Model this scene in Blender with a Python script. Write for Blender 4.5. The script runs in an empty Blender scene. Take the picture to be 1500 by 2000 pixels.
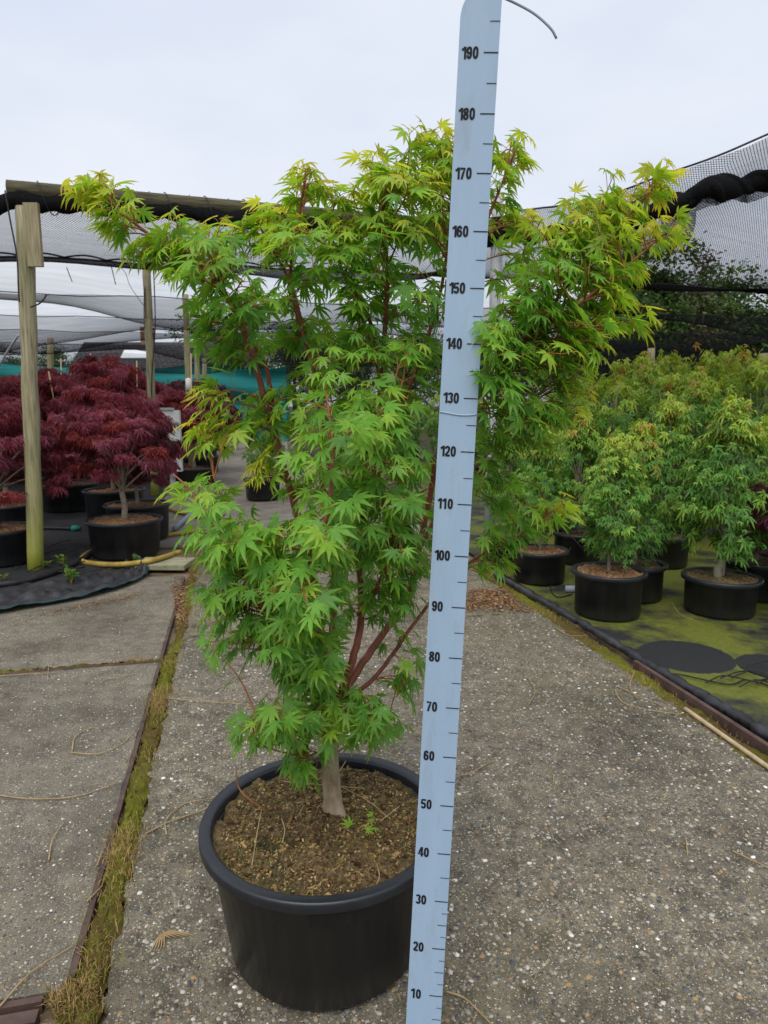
import bpy, math, random
import numpy as np
from mathutils import Vector, Matrix

RNG = np.random.default_rng(7)
random.seed(7)
SC = bpy.context.scene
COL = SC.collection
rad = math.radians

# ------------------------------------------------------------------ camera, sky, sun, exposure
F_PX, H, PITCH, YAW = 1310.0, 1.284, 9.04, 12.6          # focal length in photo pixels (1500 x 2000), eye height, tilt, turn
cam = bpy.data.cameras.new('camera')
cam.sensor_fit = 'VERTICAL'; cam.sensor_height = 36.0; cam.sensor_width = 27.0
cam.lens = F_PX / 2000 * 36.0
cam.clip_start = 0.02; cam.clip_end = 2000
cam.dof.use_dof = True; cam.dof.focus_distance = 1.45; cam.dof.aperture_fstop = 10
cam_o = bpy.data.objects.new('camera', cam); COL.objects.link(cam_o)
cam_o.location = (0, 0, H); cam_o.rotation_euler = (rad(90 - PITCH), 0, rad(-YAW))
SC.camera = cam_o

SUN_EL, SUN_AZ = 58, 205      # azimuth measured clockwise from +Y
W = bpy.data.worlds.new('World'); SC.world = W; W.use_nodes = True
nt = W.node_tree; nt.nodes.clear()
out = nt.nodes.new('ShaderNodeOutputWorld'); bg = nt.nodes.new('ShaderNodeBackground')
sky = nt.nodes.new('ShaderNodeTexSky'); sky.sky_type = 'NISHITA'; sky.sun_disc = False
sky.sun_elevation = rad(SUN_EL); sky.sun_rotation = rad(SUN_AZ); sky.dust_density = 4.0; sky.air_density = 1.0
# overcast: an even cloud deck hides nearly all of the clear sky
tc = nt.nodes.new('ShaderNodeTexCoord'); mp = nt.nodes.new('ShaderNodeMapping'); mp.inputs['Scale'].default_value = (1.2, 1.2, 3.0)
noi = nt.nodes.new('ShaderNodeTexNoise'); noi.inputs['Scale'].default_value = 1.6; noi.inputs['Detail'].default_value = 4
rmp = nt.nodes.new('ShaderNodeValToRGB')
rmp.color_ramp.elements[0].position = .3; rmp.color_ramp.elements[0].color = (6.6, 7.25, 8.6, 1)
rmp.color_ramp.elements[1].position = .7; rmp.color_ramp.elements[1].color = (8.3, 8.65, 9.3, 1)
mix = nt.nodes.new('ShaderNodeMixRGB'); mix.inputs[0].default_value = .93
L = nt.links.new
L(tc.outputs['Generated'], mp.inputs[0]); L(mp.outputs[0], noi.inputs[0]); L(noi.outputs[0], rmp.inputs[0])
L(sky.outputs[0], mix.inputs[1]); L(rmp.outputs[0], mix.inputs[2]); L(mix.outputs[0], bg.inputs[0])
bg.inputs[1].default_value = 0.080
L(bg.outputs[0], out.inputs[0])

sun = bpy.data.lights.new('sun', 'SUN'); sun.energy = 1.5; sun.angle = rad(45); sun.color = (1.0, .96, .9)
sun_o = bpy.data.objects.new('sun', sun); COL.objects.link(sun_o)
sdir = Vector((math.sin(rad(SUN_AZ)) * math.cos(rad(SUN_EL)), math.cos(rad(SUN_AZ)) * math.cos(rad(SUN_EL)), math.sin(rad(SUN_EL))))
sun_o.rotation_euler = sdir.to_track_quat('Z', 'Y').to_euler(); sun_o.location = (0, 0, 20)

SC.view_settings.view_transform = 'Standard'; SC.view_settings.look = 'None'
SC.view_settings.exposure = 0.47; SC.view_settings.gamma = 1.0; SC.view_settings.use_curve_mapping = False
SC.render.engine = 'CYCLES'
SC.cycles.transparent_max_bounces = 24; SC.cycles.max_bounces = 8

# ------------------------------------------------------------------ pixel helpers (photo pixels -> directions; distance from what is touched)
_p, _y = rad(PITCH), rad(YAW)
def ray_cam(px, py):
    x = (px - 750) / F_PX; v = -(py - 1000) / F_PX
    return x, math.cos(_p) + v * math.sin(_p), -math.sin(_p) + v * math.cos(_p)
def to_world(x, fwd, z):
    return np.array([x * math.cos(_y) + fwd * math.sin(_y), -x * math.sin(_y) + fwd * math.cos(_y), z])
def G(px, py, z=0.0):                       # where the pixel's ray meets the level z
    x, fw, up = ray_cam(px, py); t = (z - H) / up
    return to_world(x * t, fw * t, z)
def D(px, py, depth):                       # the point of the pixel's ray at a horizontal depth
    x, fw, up = ray_cam(px, py); t = depth / fw
    return to_world(x * t, depth, H + up * t)
def depth_of(p): return p[0] * math.sin(_y) + p[1] * math.cos(_y)
def pix(P):
    P = np.atleast_2d(P); fw = P[:, 0] * math.sin(_y) + P[:, 1] * math.cos(_y)
    x = P[:, 0] * math.cos(_y) - P[:, 1] * math.sin(_y); z = P[:, 2] - H
    d = fw * math.cos(_p) - z * math.sin(_p); u = fw * math.sin(_p) + z * math.cos(_p)
    return np.stack([750 + F_PX * x / d, 1000 - F_PX * u / d, fw], 1)
FWD = np.array([math.sin(_y), math.cos(_y), 0.0]); RIGHT = np.array([math.cos(_y), -math.sin(_y), 0.0]); UP = np.array([0, 0, 1.0])

# ------------------------------------------------------------------ materials
def new_mat(name):
    m = bpy.data.materials.new(name); m.use_nodes = True
    n = m.node_tree; b = n.nodes['Principled BSDF']
    return m, n, b
def nd(n, t, **kw):
    o = n.nodes.new(t)
    for k, v in kw.items():
        if k.startswith('_'): setattr(o, k[1:], v)
        else: o.inputs[k.replace('_', ' ')].default_value = v
    return o
def ramp(n, src, stops):
    r = n.nodes.new('ShaderNodeValToRGB'); e = r.color_ramp.elements
    while len(e) < len(stops): e.new(.5)
    for el, (p, c) in zip(e, stops): el.position = p; el.color = (*c, 1) if len(c) == 3 else c
    n.links.new(src, r.inputs[0]); return r
def mixc(n, f, a, b, mode='MIX'):
    m = n.nodes.new('ShaderNodeMixRGB'); m.blend_type = mode
    for i, s in enumerate((f, a, b)):
        if isinstance(s, (int, float)): m.inputs[i].default_value = s
        elif isinstance(s, tuple): m.inputs[i].default_value = (*s, 1)
        else: n.links.new(s, m.inputs[i])
    return m.outputs[0]
def bump(n, b, h, strength=.3, dist=.01):
    bp = nd(n, 'ShaderNodeBump', Strength=strength, Distance=dist); n.links.new(h, bp.inputs['Height']); n.links.new(bp.outputs[0], b.inputs['Normal'])
def pos(n, scale=(1, 1, 1), obj=False):
    src = n.nodes.new('ShaderNodeTexCoord').outputs['Object'] if obj else n.nodes.new('ShaderNodeNewGeometry').outputs['Position']
    mp = n.nodes.new('ShaderNodeMapping'); mp.inputs['Scale'].default_value = scale
    n.links.new(src, mp.inputs[0]); return mp.outputs[0]
def noise(n, v, scale, detail=4, rough=.6):
    t = nd(n, 'ShaderNodeTexNoise', Scale=scale, Detail=detail, Roughness=rough); n.links.new(v, t.inputs['Vector']); return t.outputs['Fac']
def simple(name, c1, c2=None, scale=20, rough=.7, bmp=0, obj=True, stretch=(1, 1, 1), bdist=.003, spec=.3):
    m, n, b = new_mat(name); b.inputs['Roughness'].default_value = rough; b.inputs['Specular IOR Level'].default_value = spec
    if c2 is None: b.inputs['Base Color'].default_value = (*c1, 1); return m
    f = noise(n, pos(n, stretch, obj), scale, 5)
    r = ramp(n, f, [(.3, c1), (.7, c2)]); n.links.new(r.outputs[0], b.inputs['Base Color'])
    if bmp: bump(n, b, f, bmp, bdist)
    return m
def attr_mat(name, rough=.5, trans=.35, spec=.3, jitter=.25):
    m, n, b = new_mat(name); a = n.nodes.new('ShaderNodeAttribute'); a.attribute_name = 'Col'
    v = noise(n, pos(n, (1, 1, 1)), 45, 2)
    r = ramp(n, v, [(.25, (1 - jitter,) * 3), (.75, (1 + jitter,) * 3)])
    c = mixc(n, 1.0, a.outputs['Color'], r.outputs[0], 'MULTIPLY')
    n.links.new(c, b.inputs['Base Color']); b.inputs['Roughness'].default_value = rough; b.inputs['Specular IOR Level'].default_value = spec
    if trans:
        t = n.nodes.new('ShaderNodeBsdfTranslucent'); c2 = mixc(n, 1.0, c, (1.35, 1.25, .7), 'MULTIPLY'); n.links.new(c2, t.inputs[0])
        mx = n.nodes.new('ShaderNodeMixShader'); mx.inputs[0].default_value = trans
        n.links.new(b.outputs[0], mx.inputs[1]); n.links.new(t.outputs[0], mx.inputs[2])
        n.links.new(mx.outputs[0], n.nodes['Material Output'].inputs[0])
    return m
def net_mat(name, k, col=(.012, .012, .014), cell=None):
    """Woven net: what passes falls off with the slant at which a ray crosses the threads (same for every ray)."""
    m, n, b = new_mat(name); n.nodes.remove(b); l = n.links.new
    g = n.nodes.new('ShaderNodeNewGeometry'); d = nd(n, 'ShaderNodeVectorMath', _operation='DOT_PRODUCT')
    l(g.outputs['Normal'], d.inputs[0]); l(g.outputs['Incoming'], d.inputs[1])
    ab = nd(n, 'ShaderNodeMath', _operation='ABSOLUTE'); l(d.outputs['Value'], ab.inputs[0])
    mxm = nd(n, 'ShaderNodeMath', _operation='MAXIMUM'); l(ab.outputs[0], mxm.inputs[0]); mxm.inputs[1].default_value = .02
    dv = nd(n, 'ShaderNodeMath', _operation='DIVIDE'); dv.inputs[0].default_value = -k; l(mxm.outputs[0], dv.inputs[1])
    ex = nd(n, 'ShaderNodeMath', _operation='EXPONENT'); l(dv.outputs[0], ex.inputs[0])
    fac = ex.outputs[0]
    # broad streaks in the weave
    nz = noise(n, pos(n, (.35, 5, 1)), 3, 3)
    mr = nd(n, 'ShaderNodeMapRange'); l(nz, mr.inputs[0]); mr.inputs[1].default_value = .3; mr.inputs[2].default_value = .7; mr.inputs[3].default_value = .86; mr.inputs[4].default_value = 1.0
    mu = nd(n, 'ShaderNodeMath', _operation='MULTIPLY'); l(fac, mu.inputs[0]); l(mr.outputs[0], mu.inputs[1]); fac = mu.outputs[0]
    if cell:
        u = n.nodes.new('ShaderNodeUVMap'); s = n.nodes.new('ShaderNodeSeparateXYZ'); l(u.outputs[0], s.inputs[0])
        res = []
        for sg in (1, -1):
            w = nd(n, 'ShaderNodeMath', _operation='MULTIPLY_ADD'); l(s.outputs[0], w.inputs[0]); w.inputs[1].default_value = sg; l(s.outputs[1], w.inputs[2])
            sc = nd(n, 'ShaderNodeMath', _operation='MULTIPLY'); l(w.outputs[0], sc.inputs[0]); sc.inputs[1].default_value = 1 / cell
            fr = nd(n, 'ShaderNodeMath', _operation='FRACT'); l(sc.outputs[0], fr.inputs[0])
            lt = nd(n, 'ShaderNodeMath', _operation='GREATER_THAN'); l(fr.outputs[0], lt.inputs[0]); lt.inputs[1].default_value = .20
            res.append(lt)
        pr = nd(n, 'ShaderNodeMath', _operation='MULTIPLY'); l(res[0].outputs[0], pr.inputs[0]); l(res[1].outputs[0], pr.inputs[1])
        mu2 = nd(n, 'ShaderNodeMath', _operation='MULTIPLY'); l(fac, mu2.inputs[0]); l(pr.outputs[0], mu2.inputs[1]); fac = mu2.outputs[0]
    df = n.nodes.new('ShaderNodeBsdfDiffuse'); df.inputs[0].default_value = (*col, 1)
    tr = n.nodes.new('ShaderNodeBsdfTransparent'); mx = n.nodes.new('ShaderNodeMixShader')
    l(fac, mx.inputs[0]); l(df.outputs[0], mx.inputs[1]); l(tr.outputs[0], mx.inputs[2]); l(mx.outputs[0], n.nodes['Material Output'].inputs[0])
    return m

def concrete_mat(name, mortar1, mortar2, peb=1.0, s1=95, s2=210, moss=.0):
    m, n, b = new_mat(name); l = n.links.new; b.inputs['Roughness'].default_value = .85; b.inputs['Specular IOR Level'].default_value = .2
    P = pos(n); big = noise(n, P, 1.6, 5); mid = noise(n, P, 14, 5); fine = noise(n, P, 300, 3)
    base = ramp(n, mid, [(.3, mortar1), (.72, mortar2)]).outputs[0]
    hs = []
    for s, amt, thr in ((s1, .85, .36), (s2, .9, .40)):
        v = nd(n, 'ShaderNodeTexVoronoi', Scale=s, Randomness=1.0); l(P, v.inputs['Vector'])
        sp = n.nodes.new('ShaderNodeSeparateColor'); l(v.outputs['Color'], sp.inputs[0])
        pc = ramp(n, sp.outputs[0], [(0, (.05, .05, .05)), (.25, (.12, .11, .095)), (.5, (.24, .22, .18)), (.72, (.36, .33, .27)), (.88, (.36, .28, .18)), (.93, (.52, .49, .43)), (1, (.74, .72, .67))]).outputs[0]
        lt = nd(n, 'ShaderNodeMath', _operation='LESS_THAN'); l(v.outputs['Distance'], lt.inputs[0]); lt.inputs[1].default_value = thr
        gt = nd(n, 'ShaderNodeMath', _operation='GREATER_THAN'); l(sp.outputs[1], gt.inputs[0]); gt.inputs[1].default_value = 1 - .75 * peb
        mm = nd(n, 'ShaderNodeMath', _operation='MULTIPLY'); l(lt.outputs[0], mm.inputs[0]); l(gt.outputs[0], mm.inputs[1])
        m2 = nd(n, 'ShaderNodeMath', _operation='MULTIPLY'); l(mm.outputs[0], m2.inputs[0]); m2.inputs[1].default_value = amt
        base = mixc(n, m2.outputs[0], base, pc); hs.append((mm, v))
    # weathering: broad darker and browner patches
    base = mixc(n, 1.0, base, ramp(n, big, [(.30, (.55, .53, .48)), (.48, (.92, .89, .83)), (.62, (1.08, 1.03, .94)), (.74, (1.3, 1.24, 1.12))]).outputs[0], 'MULTIPLY')
    base = mixc(n, 1.0, base, ramp(n, fine, [(.3, (.6,) * 3), (.7, (1.35,) * 3)]).outputs[0], 'MULTIPLY')
    if moss:
        ms = noise(n, P, .9, 6); base = mixc(n, ramp(n, ms, [(.5, (0, 0, 0)), (.75, (moss,) * 3)]).outputs[0], base, (.09, .085, .03))
    blot = noise(n, P, .55, 8, .7); base = mixc(n, 1.0, base, ramp(n, blot, [(.36, (.68, .66, .62)), (.46, (1, 1, 1)), (.6, (1, 1, 1)), (.68, (1.14, 1.12, 1.06))]).outputs[0], 'MULTIPLY')
    l(base, b.inputs['Base Color'])
    ad = nd(n, 'ShaderNodeMath', _operation='MULTIPLY'); l(hs[0][0].outputs[0], ad.inputs[0]); ad.inputs[1].default_value = .6
    a2 = nd(n, 'ShaderNodeMath', _operation='MULTIPLY_ADD'); l(hs[1][0].outputs[0], a2.inputs[0]); a2.inputs[1].default_value = .35; l(ad.outputs[0], a2.inputs[2])
    a3 = nd(n, 'ShaderNodeMath', _operation='MULTIPLY_ADD'); l(mid, a3.inputs[0]); a3.inputs[1].default_value = .8; l(a2.outputs[0], a3.inputs[2])
    bump(n, b, a3.outputs[0], .55, .003)
    return m

MAT = {}
MAT['leaf'] = attr_mat('maple_leaf', .40, .48, .35, .18)
MAT['leaf_bg'] = attr_mat('maple_leaf_small', .5, .3, .3, .3)
MAT['redleaf'] = attr_mat('red_maple_leaf', .45, .22, .4, .3)
MAT['bark'] = simple('maple_bark', (.16, .085, .05), (.30, .22, .14), 35, .75, .5, True, (1, 1, .35))
MAT['trunkbark'] = simple('maple_trunk_bark', (.20, .14, .085), (.47, .385, .27), 30, .8, .6, True, (1, 1, .4))
MAT['redbark'] = simple('coral_bark', (.16, .045, .03), (.33, .11, .07), 40, .5, .3, True, (1, 1, .3))
MAT['twig'] = simple('young_twig', (.26, .06, .03), (.34, .15, .05), 60, .5)
MAT['petiole'] = simple('leaf_stalk', (.45, .16, .06), (.36, .30, .06), 30, .5)
MAT['bgbark'] = simple('grey_bark', (.16, .13, .09), (.36, .31, .23), 30, .85, .4)
def pot_mat():
    m, n, b = new_mat('black_pot_plastic'); P = pos(n, obj=True)
    sp = noise(n, P, 260, 2); wear = noise(n, pos(n, (1, 1, .3), True), 6, 6)
    c = ramp(n, wear, [(.35, (.0035, .004, .005)), (.7, (.008, .0085, .010))]).outputs[0]
    c = mixc(n, ramp(n, sp, [(.73, (0, 0, 0)), (.78, (.35,) * 3)]).outputs[0], c, (.2, .19, .16))
    s = n.nodes.new('ShaderNodeSeparateXYZ'); n.links.new(n.nodes.new('ShaderNodeTexCoord').outputs['Object'], s.inputs[0])
    md = nd(n, 'ShaderNodeMath', _operation='MULTIPLY_ADD'); n.links.new(wear, md.inputs[0]); md.inputs[1].default_value = -.10; n.links.new(s.outputs[2], md.inputs[2])
    dirt = ramp(n, md.outputs[0], [(0, (.22,) * 3), (.05, (0, 0, 0))]).outputs[0]     # splashed soil near the foot
    c = mixc(n, dirt, c, (.05, .05, .042))
    dust = noise(n, pos(n, (1, 1, .12), True), 22, 6, .7); c = mixc(n, ramp(n, dust, [(.5, (0, 0, 0)), (.75, (.07,) * 3)]).outputs[0], c, (.10, .11, .12))
    n.links.new(c, b.inputs['Base Color'])
    n.links.new(ramp(n, wear, [(.3, (.30,) * 3), (.7, (.58,) * 3)]).outputs[0], b.inputs['Roughness']); bump(n, b, sp, .08, .001)
    b.inputs['Specular IOR Level'].default_value = .45
    return m
MAT['pot'] = pot_mat()
MAT['rim'] = simple('pot_rim_plastic', (.011, .013, .017), (.02, .023, .028), 15, .36, .05, spec=.5)
def soil_mat():
    m, n, b = new_mat('mossy_soil'); P = pos(n, obj=True); b.inputs['Roughness'].default_value = .95
    a = noise(n, P, 9, 6); f = noise(n, P, 90, 5, .7)
    c = ramp(n, f, [(.25, (.02, .013, .008)), (.45, (.12, .078, .036)), (.62, (.29, .195, .085)), (.85, (.44, .33, .17))]).outputs[0]
    c = mixc(n, ramp(n, a, [(.48, (0, 0, 0)), (.68, (.6,) * 3)]).outputs[0], c, mixc(n, f, (.05, .055, .01), (.30, .25, .06)))
    dk = noise(n, P, 5.5, 6, .65); c = mixc(n, ramp(n, dk, [(.50, (0, 0, 0)), (.62, (.85,) * 3)]).outputs[0], c, mixc(n, f, (.012, .012, .006), (.075, .075, .02)))
    n.links.new(c, b.inputs['Base Color']); bump(n, b, f, 1.0, .018); return m
MAT['soil'] = soil_mat()
MAT['mulch'] = simple('bark_mulch', (.06, .03, .015), (.46, .25, .12), 55, .95, 1.0, bdist=.02)
MAT['chips'] = attr_mat('bark_chip', .9, 0, .1, .3)
MAT['wood'] = simple('weathered_post', (.17, .14, .075), (.40, .34, .22), 16, .85, .4, True, (5, 5, .35))
def post_mat():
    m, n, b = new_mat('mossy_post'); b.inputs['Roughness'].default_value = .85
    gr = noise(n, pos(n, (7, 7, .35), True), 12, 6); bl = noise(n, pos(n, (1, 1, .5), True), 5, 5)
    c = ramp(n, gr, [(.28, (.10, .085, .045)), (.5, (.30, .26, .155)), (.75, (.44, .39, .26))]).outputs[0]
    c = mixc(n, ramp(n, bl, [(.45, (0, 0, 0)), (.7, (.5,) * 3)]).outputs[0], c, (.20, .22, .07))
    s = n.nodes.new('ShaderNodeSeparateXYZ'); n.links.new(n.nodes.new('ShaderNodeTexCoord').outputs['Object'], s.inputs[0])
    md = nd(n, 'ShaderNodeMath', _operation='MULTIPLY_ADD'); n.links.new(bl, md.inputs[0]); md.inputs[1].default_value = -.9; n.links.new(s.outputs[2], md.inputs[2])
    mr = nd(n, 'ShaderNodeMapRange'); n.links.new(md.outputs[0], mr.inputs[0]); mr.inputs[1].default_value = -.45; mr.inputs[2].default_value = .45; mr.inputs[3].default_value = .95; mr.inputs[4].default_value = 0; al = mr.outputs[0]           # algae on the damp foot
    c = mixc(n, al, c, (.27, .29, .02)); n.links.new(c, b.inputs['Base Color']); bump(n, b, gr, .5, .006); return m
MAT['post'] = post_mat()
MAT['steel'] = simple('rusty_steel', (.05, .03, .025), (.13, .078, .062), 14, .6, .3, False, spec=.4)
MAT['galv'] = simple('galvanised_steel', (.32, .33, .35), (.48, .49, .5), 12, .45, 0, spec=.5)
MAT['black'] = simple('black_rubber', (.012, .012, .013), (.03, .03, .032), 20, .5, 0)
MAT['yellow_hose'] = simple('old_yellow_hose', (.16, .11, .02), (.50, .36, .07), 9, .7, .2, False)
MAT['grey_pipe'] = simple('grey_pvc', (.20, .23, .28), (.28, .31, .36), 9, .5)
MAT['straw'] = simple('dry_stalk', (.26, .17, .07), (.48, .36, .19), 25, .8, 0, False)
MAT['cane'] = simple('bamboo_cane', (.38, .28, .15), (.58, .46, .30), 30, .6, 0, False)
MAT['white'] = simple('white_plastic', (.62, .64, .6), (.74, .75, .72), 8, .6)
MAT['net'] = net_mat('shade_net', .095, cell=None)
MAT['net_near'] = net_mat('shade_net_near', .11, cell=.024)
MAT['net_dark'] = net_mat('dark_windbreak_net', .75)
MAT['netroll'] = simple('bundled_net', (.003, .003, .0035), (.022, .022, .024), 130, .95, 1.0, True, (1, 1, 1), .02, spec=.1)
MAT['teal'] = simple('teal_windbreak', (.0, .085, .085), (.01, .19, .18), 2.5, .8, .2, False, (.2, .2, 4))
MAT['stone'] = simple('stone_slab', (.20, .19, .11), (.36, .34, .23), 12, .9, .5, False)
MAT['weed'] = attr_mat('weed_leaf', .5, .35, .3, .2)
MAT['pebble'] = attr_mat('pebble', .6, 0, .3, .15)
MAT['grass'] = attr_mat('dry_grass', .8, .25, .1, .2)
MAT['conc'] = concrete_mat('exposed_aggregate', (.080, .073, .056), (.26, .232, .178), 1.0, 85, 200, .5)
MAT['conc2'] = concrete_mat('fine_concrete', (.125, .115, .095), (.24, .22, .18), .6, 110, 300, .25)
MAT['earth'] = simple('bare_earth', (.07, .05, .03), (.24, .18, .11), 5, .95, .6, False)
MAT['path'] = simple('far_path', (.16, .14, .115), (.27, .24, .20), 4, .95, .4, False)
MAT['grassfield'] = simple('rough_grass', (.05, .08, .02), (.10, .12, .04), 2, .95, .4, False)
MAT['ink'] = simple('black_print', (.008, .008, .01))
def board_mat():
    m, n, b = new_mat('painted_lath'); b.inputs['Roughness'].default_value = .42
    w = noise(n, pos(n, (6, 6, 1.0), True), 4, 5); f = noise(n, pos(n, obj=True), 120, 2)
    c = ramp(n, w, [(.3, (.29, .405, .545)), (.7, (.33, .445, .58))]).outputs[0]
    c = mixc(n, ramp(n, f, [(.66, (0, 0, 0)), (.80, (.4,) * 3)]).outputs[0], c, (.22, .28, .32))
    sm = noise(n, pos(n, (9, 9, 2.2), True), 3, 7, .7); c = mixc(n, ramp(n, sm, [(.54, (0, 0, 0)), (.72, (.38,) * 3)]).outputs[0], c, (.24, .27, .27))
    n.links.new(ramp(n, sm, [(.3, (.3,) * 3), (.7, (.6,) * 3)]).outputs[0], b.inputs['Roughness'])
    n.links.new(c, b.inputs['Base Color']); return m
MAT['board'] = board_mat()
def fabric_mat(name, moss, spots):
    m, n, b = new_mat(name); l = n.links.new; b.inputs['Roughness'].default_value = .7; P = pos(n)
    wv = noise(n, pos(n, (1, 30, 1)), 30, 2); c = ramp(n, wv, [(.3, (.007, .0075, .008)), (.7, (.022, .023, .025))]).outputs[0]
    d = noise(n, P, 2.2, 7, .65); fn = noise(n, P, 60, 3)
    if moss:
        mask = ramp(n, d, [(.40, (0, 0, 0)), (.55, (1, 1, 1))]).outputs[0]
        for (x, y, r) in spots:     # clean discs where pots stood
            vm = nd(n, 'ShaderNodeVectorMath', _operation='DISTANCE'); l(P, vm.inputs[0]); vm.inputs[1].default_value = (x, y, 0.012)
            wob = nd(n, 'ShaderNodeMath', _operation='MULTIPLY_ADD'); l(fn, wob.inputs[0]); wob.inputs[1].default_value = .03; l(vm.outputs['Value'], wob.inputs[2])
            gt = nd(n, 'ShaderNodeMath', _operation='GREATER_THAN'); l(wob.outputs[0], gt.inputs[0]); gt.inputs[1].default_value = r
            mask = mixc(n, 1.0, mask, gt.outputs[0], 'MULTIPLY')
        mc = mixc(n, fn, (.05, .065, .006), (.19, .20, .018))
        c = mixc(n, mask, c, mc)
    else:
        c = mixc(n, ramp(n, d, [(.5, (0, 0, 0)), (.75, (.5,) * 3)]).outputs[0], c, (.075, .068, .055))
    l(c, b.inputs['Base Color']); bump(n, b, fn, .4, .004); return m
MAT['bark_far'] = simple('far_bark', (.04, .033, .025), (.08, .065, .05), 8, .9)

# ------------------------------------------------------------------ mesh helpers
def link(name, me, parent=None, loc=None):
    o = bpy.data.objects.new(name, me); COL.objects.link(o)
    if parent is not None: o.parent = parent
    if loc is not None: o.location = loc
    return o
def tag(o, label=None, cat=None, group=None, kind=None):
    for k, v in (('label', label), ('category', cat), ('group', group), ('kind', kind)):
        if v: o[k] = v
    return o
def empty(name, loc=(0, 0, 0), rz=0, label=None, cat=None, group=None):
    o = bpy.data.objects.new(name, None); COL.objects.link(o); o.location = tuple(float(v) for v in loc); o.rotation_euler = (0, 0, rz)
    return tag(o, label, cat, group)
def mesh(name, V, Fs, mat, smooth=True, cols=None, uv=None):
    """Fs: list of integer arrays (n,k)."""
    V = np.asarray(V, np.float32); me = bpy.data.meshes.new(name)
    Fs = [np.asarray(f, np.int32) for f in Fs if len(f)]
    nl = sum(f.size for f in Fs); npoly = sum(len(f) for f in Fs)
    me.vertices.add(len(V)); me.vertices.foreach_set('co', V.ravel()); me.loops.add(nl); me.polygons.add(npoly)
    me.loops.foreach_set('vertex_index', np.concatenate([f.ravel() for f in Fs]))
    st, k0 = [], 0
    for f in Fs: st.append(k0 + np.arange(len(f)) * f.shape[1]); k0 += f.size
    me.polygons.foreach_set('loop_start', np.concatenate(st).astype(np.int32))
    me.polygons.foreach_set('use_smooth', np.full(npoly, smooth))
    if cols is not None:
        a = me.color_attributes.new('Col', 'FLOAT_COLOR', 'POINT'); c = np.ones((len(V), 4), np.float32); c[:, :3] = cols; a.data.foreach_set('color', c.ravel())
    if uv is not None:
        u = me.uv_layers.new(name='UVMap'); idx = np.concatenate([f.ravel() for f in Fs]); u.data.foreach_set('uv', np.asarray(uv, np.float32)[idx].ravel())
    me.materials.append(mat); me.update(calc_edges=True); me.validate(); return me
class MB:
    def __init__(s): s.V, s.F, s.C, s.n = [], {}, [], 0
    def add(s, V, Fs, col=None):
        V = np.asarray(V, float)
        for f in Fs:
            f = np.asarray(f, int)
            if len(f): s.F.setdefault(f.shape[1], []).append(f + s.n)
        s.V.append(V); s.n += len(V)
        if col is not None: s.C.append(np.broadcast_to(np.asarray(col, float), (len(V), 3)))
        return s
    def me(s, name, mat, smooth=True):
        return mesh(name, np.concatenate(s.V), [np.concatenate(f) for f in s.F.values()], mat, smooth, np.concatenate(s.C) if s.C else None)
    def box(s, c, size, R=None, col=None):
        h = np.array(size) / 2; v = np.array([[x, y, z] for x in (-1, 1) for y in (-1, 1) for z in (-1, 1)]) * h
        if R is not None: v = v @ np.asarray(R).T
        return s.add(v + np.asarray(c), [[[0, 1, 3, 2], [4, 6, 7, 5], [0, 4, 5, 1], [2, 3, 7, 6], [0, 2, 6, 4], [1, 5, 7, 3]]], col)
    def tube(s, P, r, sides=8, col=None, cap=True):
        P = np.asarray(P, float); m = len(P); r = np.broadcast_to(np.asarray(r, float), (m,))
        T = np.gradient(P, axis=0); T /= np.linalg.norm(T, axis=1)[:, None] + 1e-12
        a = np.array([0, 0, 1.0]) if abs(T[0, 2]) < .9 else np.array([1.0, 0, 0])
        N = []
        nv = np.cross(T[0], a); nv /= np.linalg.norm(nv)
        for t in T:
            nv = nv - t * (nv @ t); nv /= np.linalg.norm(nv) + 1e-12; N.append(nv)
        N = np.array(N); B = np.cross(T, N); th = np.arange(sides) * 2 * np.pi / sides
        V = P[:, None] + r[:, None, None] * (N[:, None] * np.cos(th)[None, :, None] + B[:, None] * np.sin(th)[None, :, None])
        i = np.arange(m - 1)[:, None] * sides; j = np.arange(sides)[None]; k = (j + 1) % sides
        q = np.stack([i + j, i + k, i + sides + k, i + sides + j], -1).reshape(-1, 4)
        V = V.reshape(-1, 3); Fs = [q]
        if cap:
            V = np.vstack([V, P[0], P[-1]]); c0, c1 = m * sides, m * sides + 1; jj = np.arange(sides); kk = (jj + 1) % sides
            Fs.append(np.stack([np.full(sides, c0), kk, jj], 1)); Fs.append(np.stack([np.full(sides, c1), (m - 1) * sides + jj, (m - 1) * sides + kk], 1))
        return s.add(V, Fs, col)
    def lathe(s, prof, sides=48, col=None):
        prof = np.asarray(prof, float); m = len(prof); th = np.arange(sides) * 2 * np.pi / sides
        V = np.stack([prof[:, 0:1] * np.cos(th), prof[:, 0:1] * np.sin(th), np.repeat(prof[:, 1:2], sides, 1)], -1).reshape(-1, 3)
        i = np.arange(m - 1)[:, None] * sides; j = np.arange(sides)[None]; k = (j + 1) % sides
        return s.add(V, [np.stack([i + j, i + k, i + sides + k, i + sides + j], -1).reshape(-1, 4)], col)
def spline(P, n):
    """Catmull-Rom through the points."""
    P = np.asarray(P, float); Q = np.vstack([2 * P[0] - P[1], P, 2 * P[-1] - P[-2]]); m = len(P) - 1
    t = np.linspace(0, m - 1e-6, n); i = t.astype(int); u = (t - i)[:, None]
    a, b, c, d = Q[i], Q[i + 1], Q[i + 2], Q[i + 3]
    return .5 * (2 * b + (c - a) * u + (2 * a - 5 * b + 4 * c - d) * u ** 2 + (3 * b - a - 3 * c + d) * u ** 3)
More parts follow.
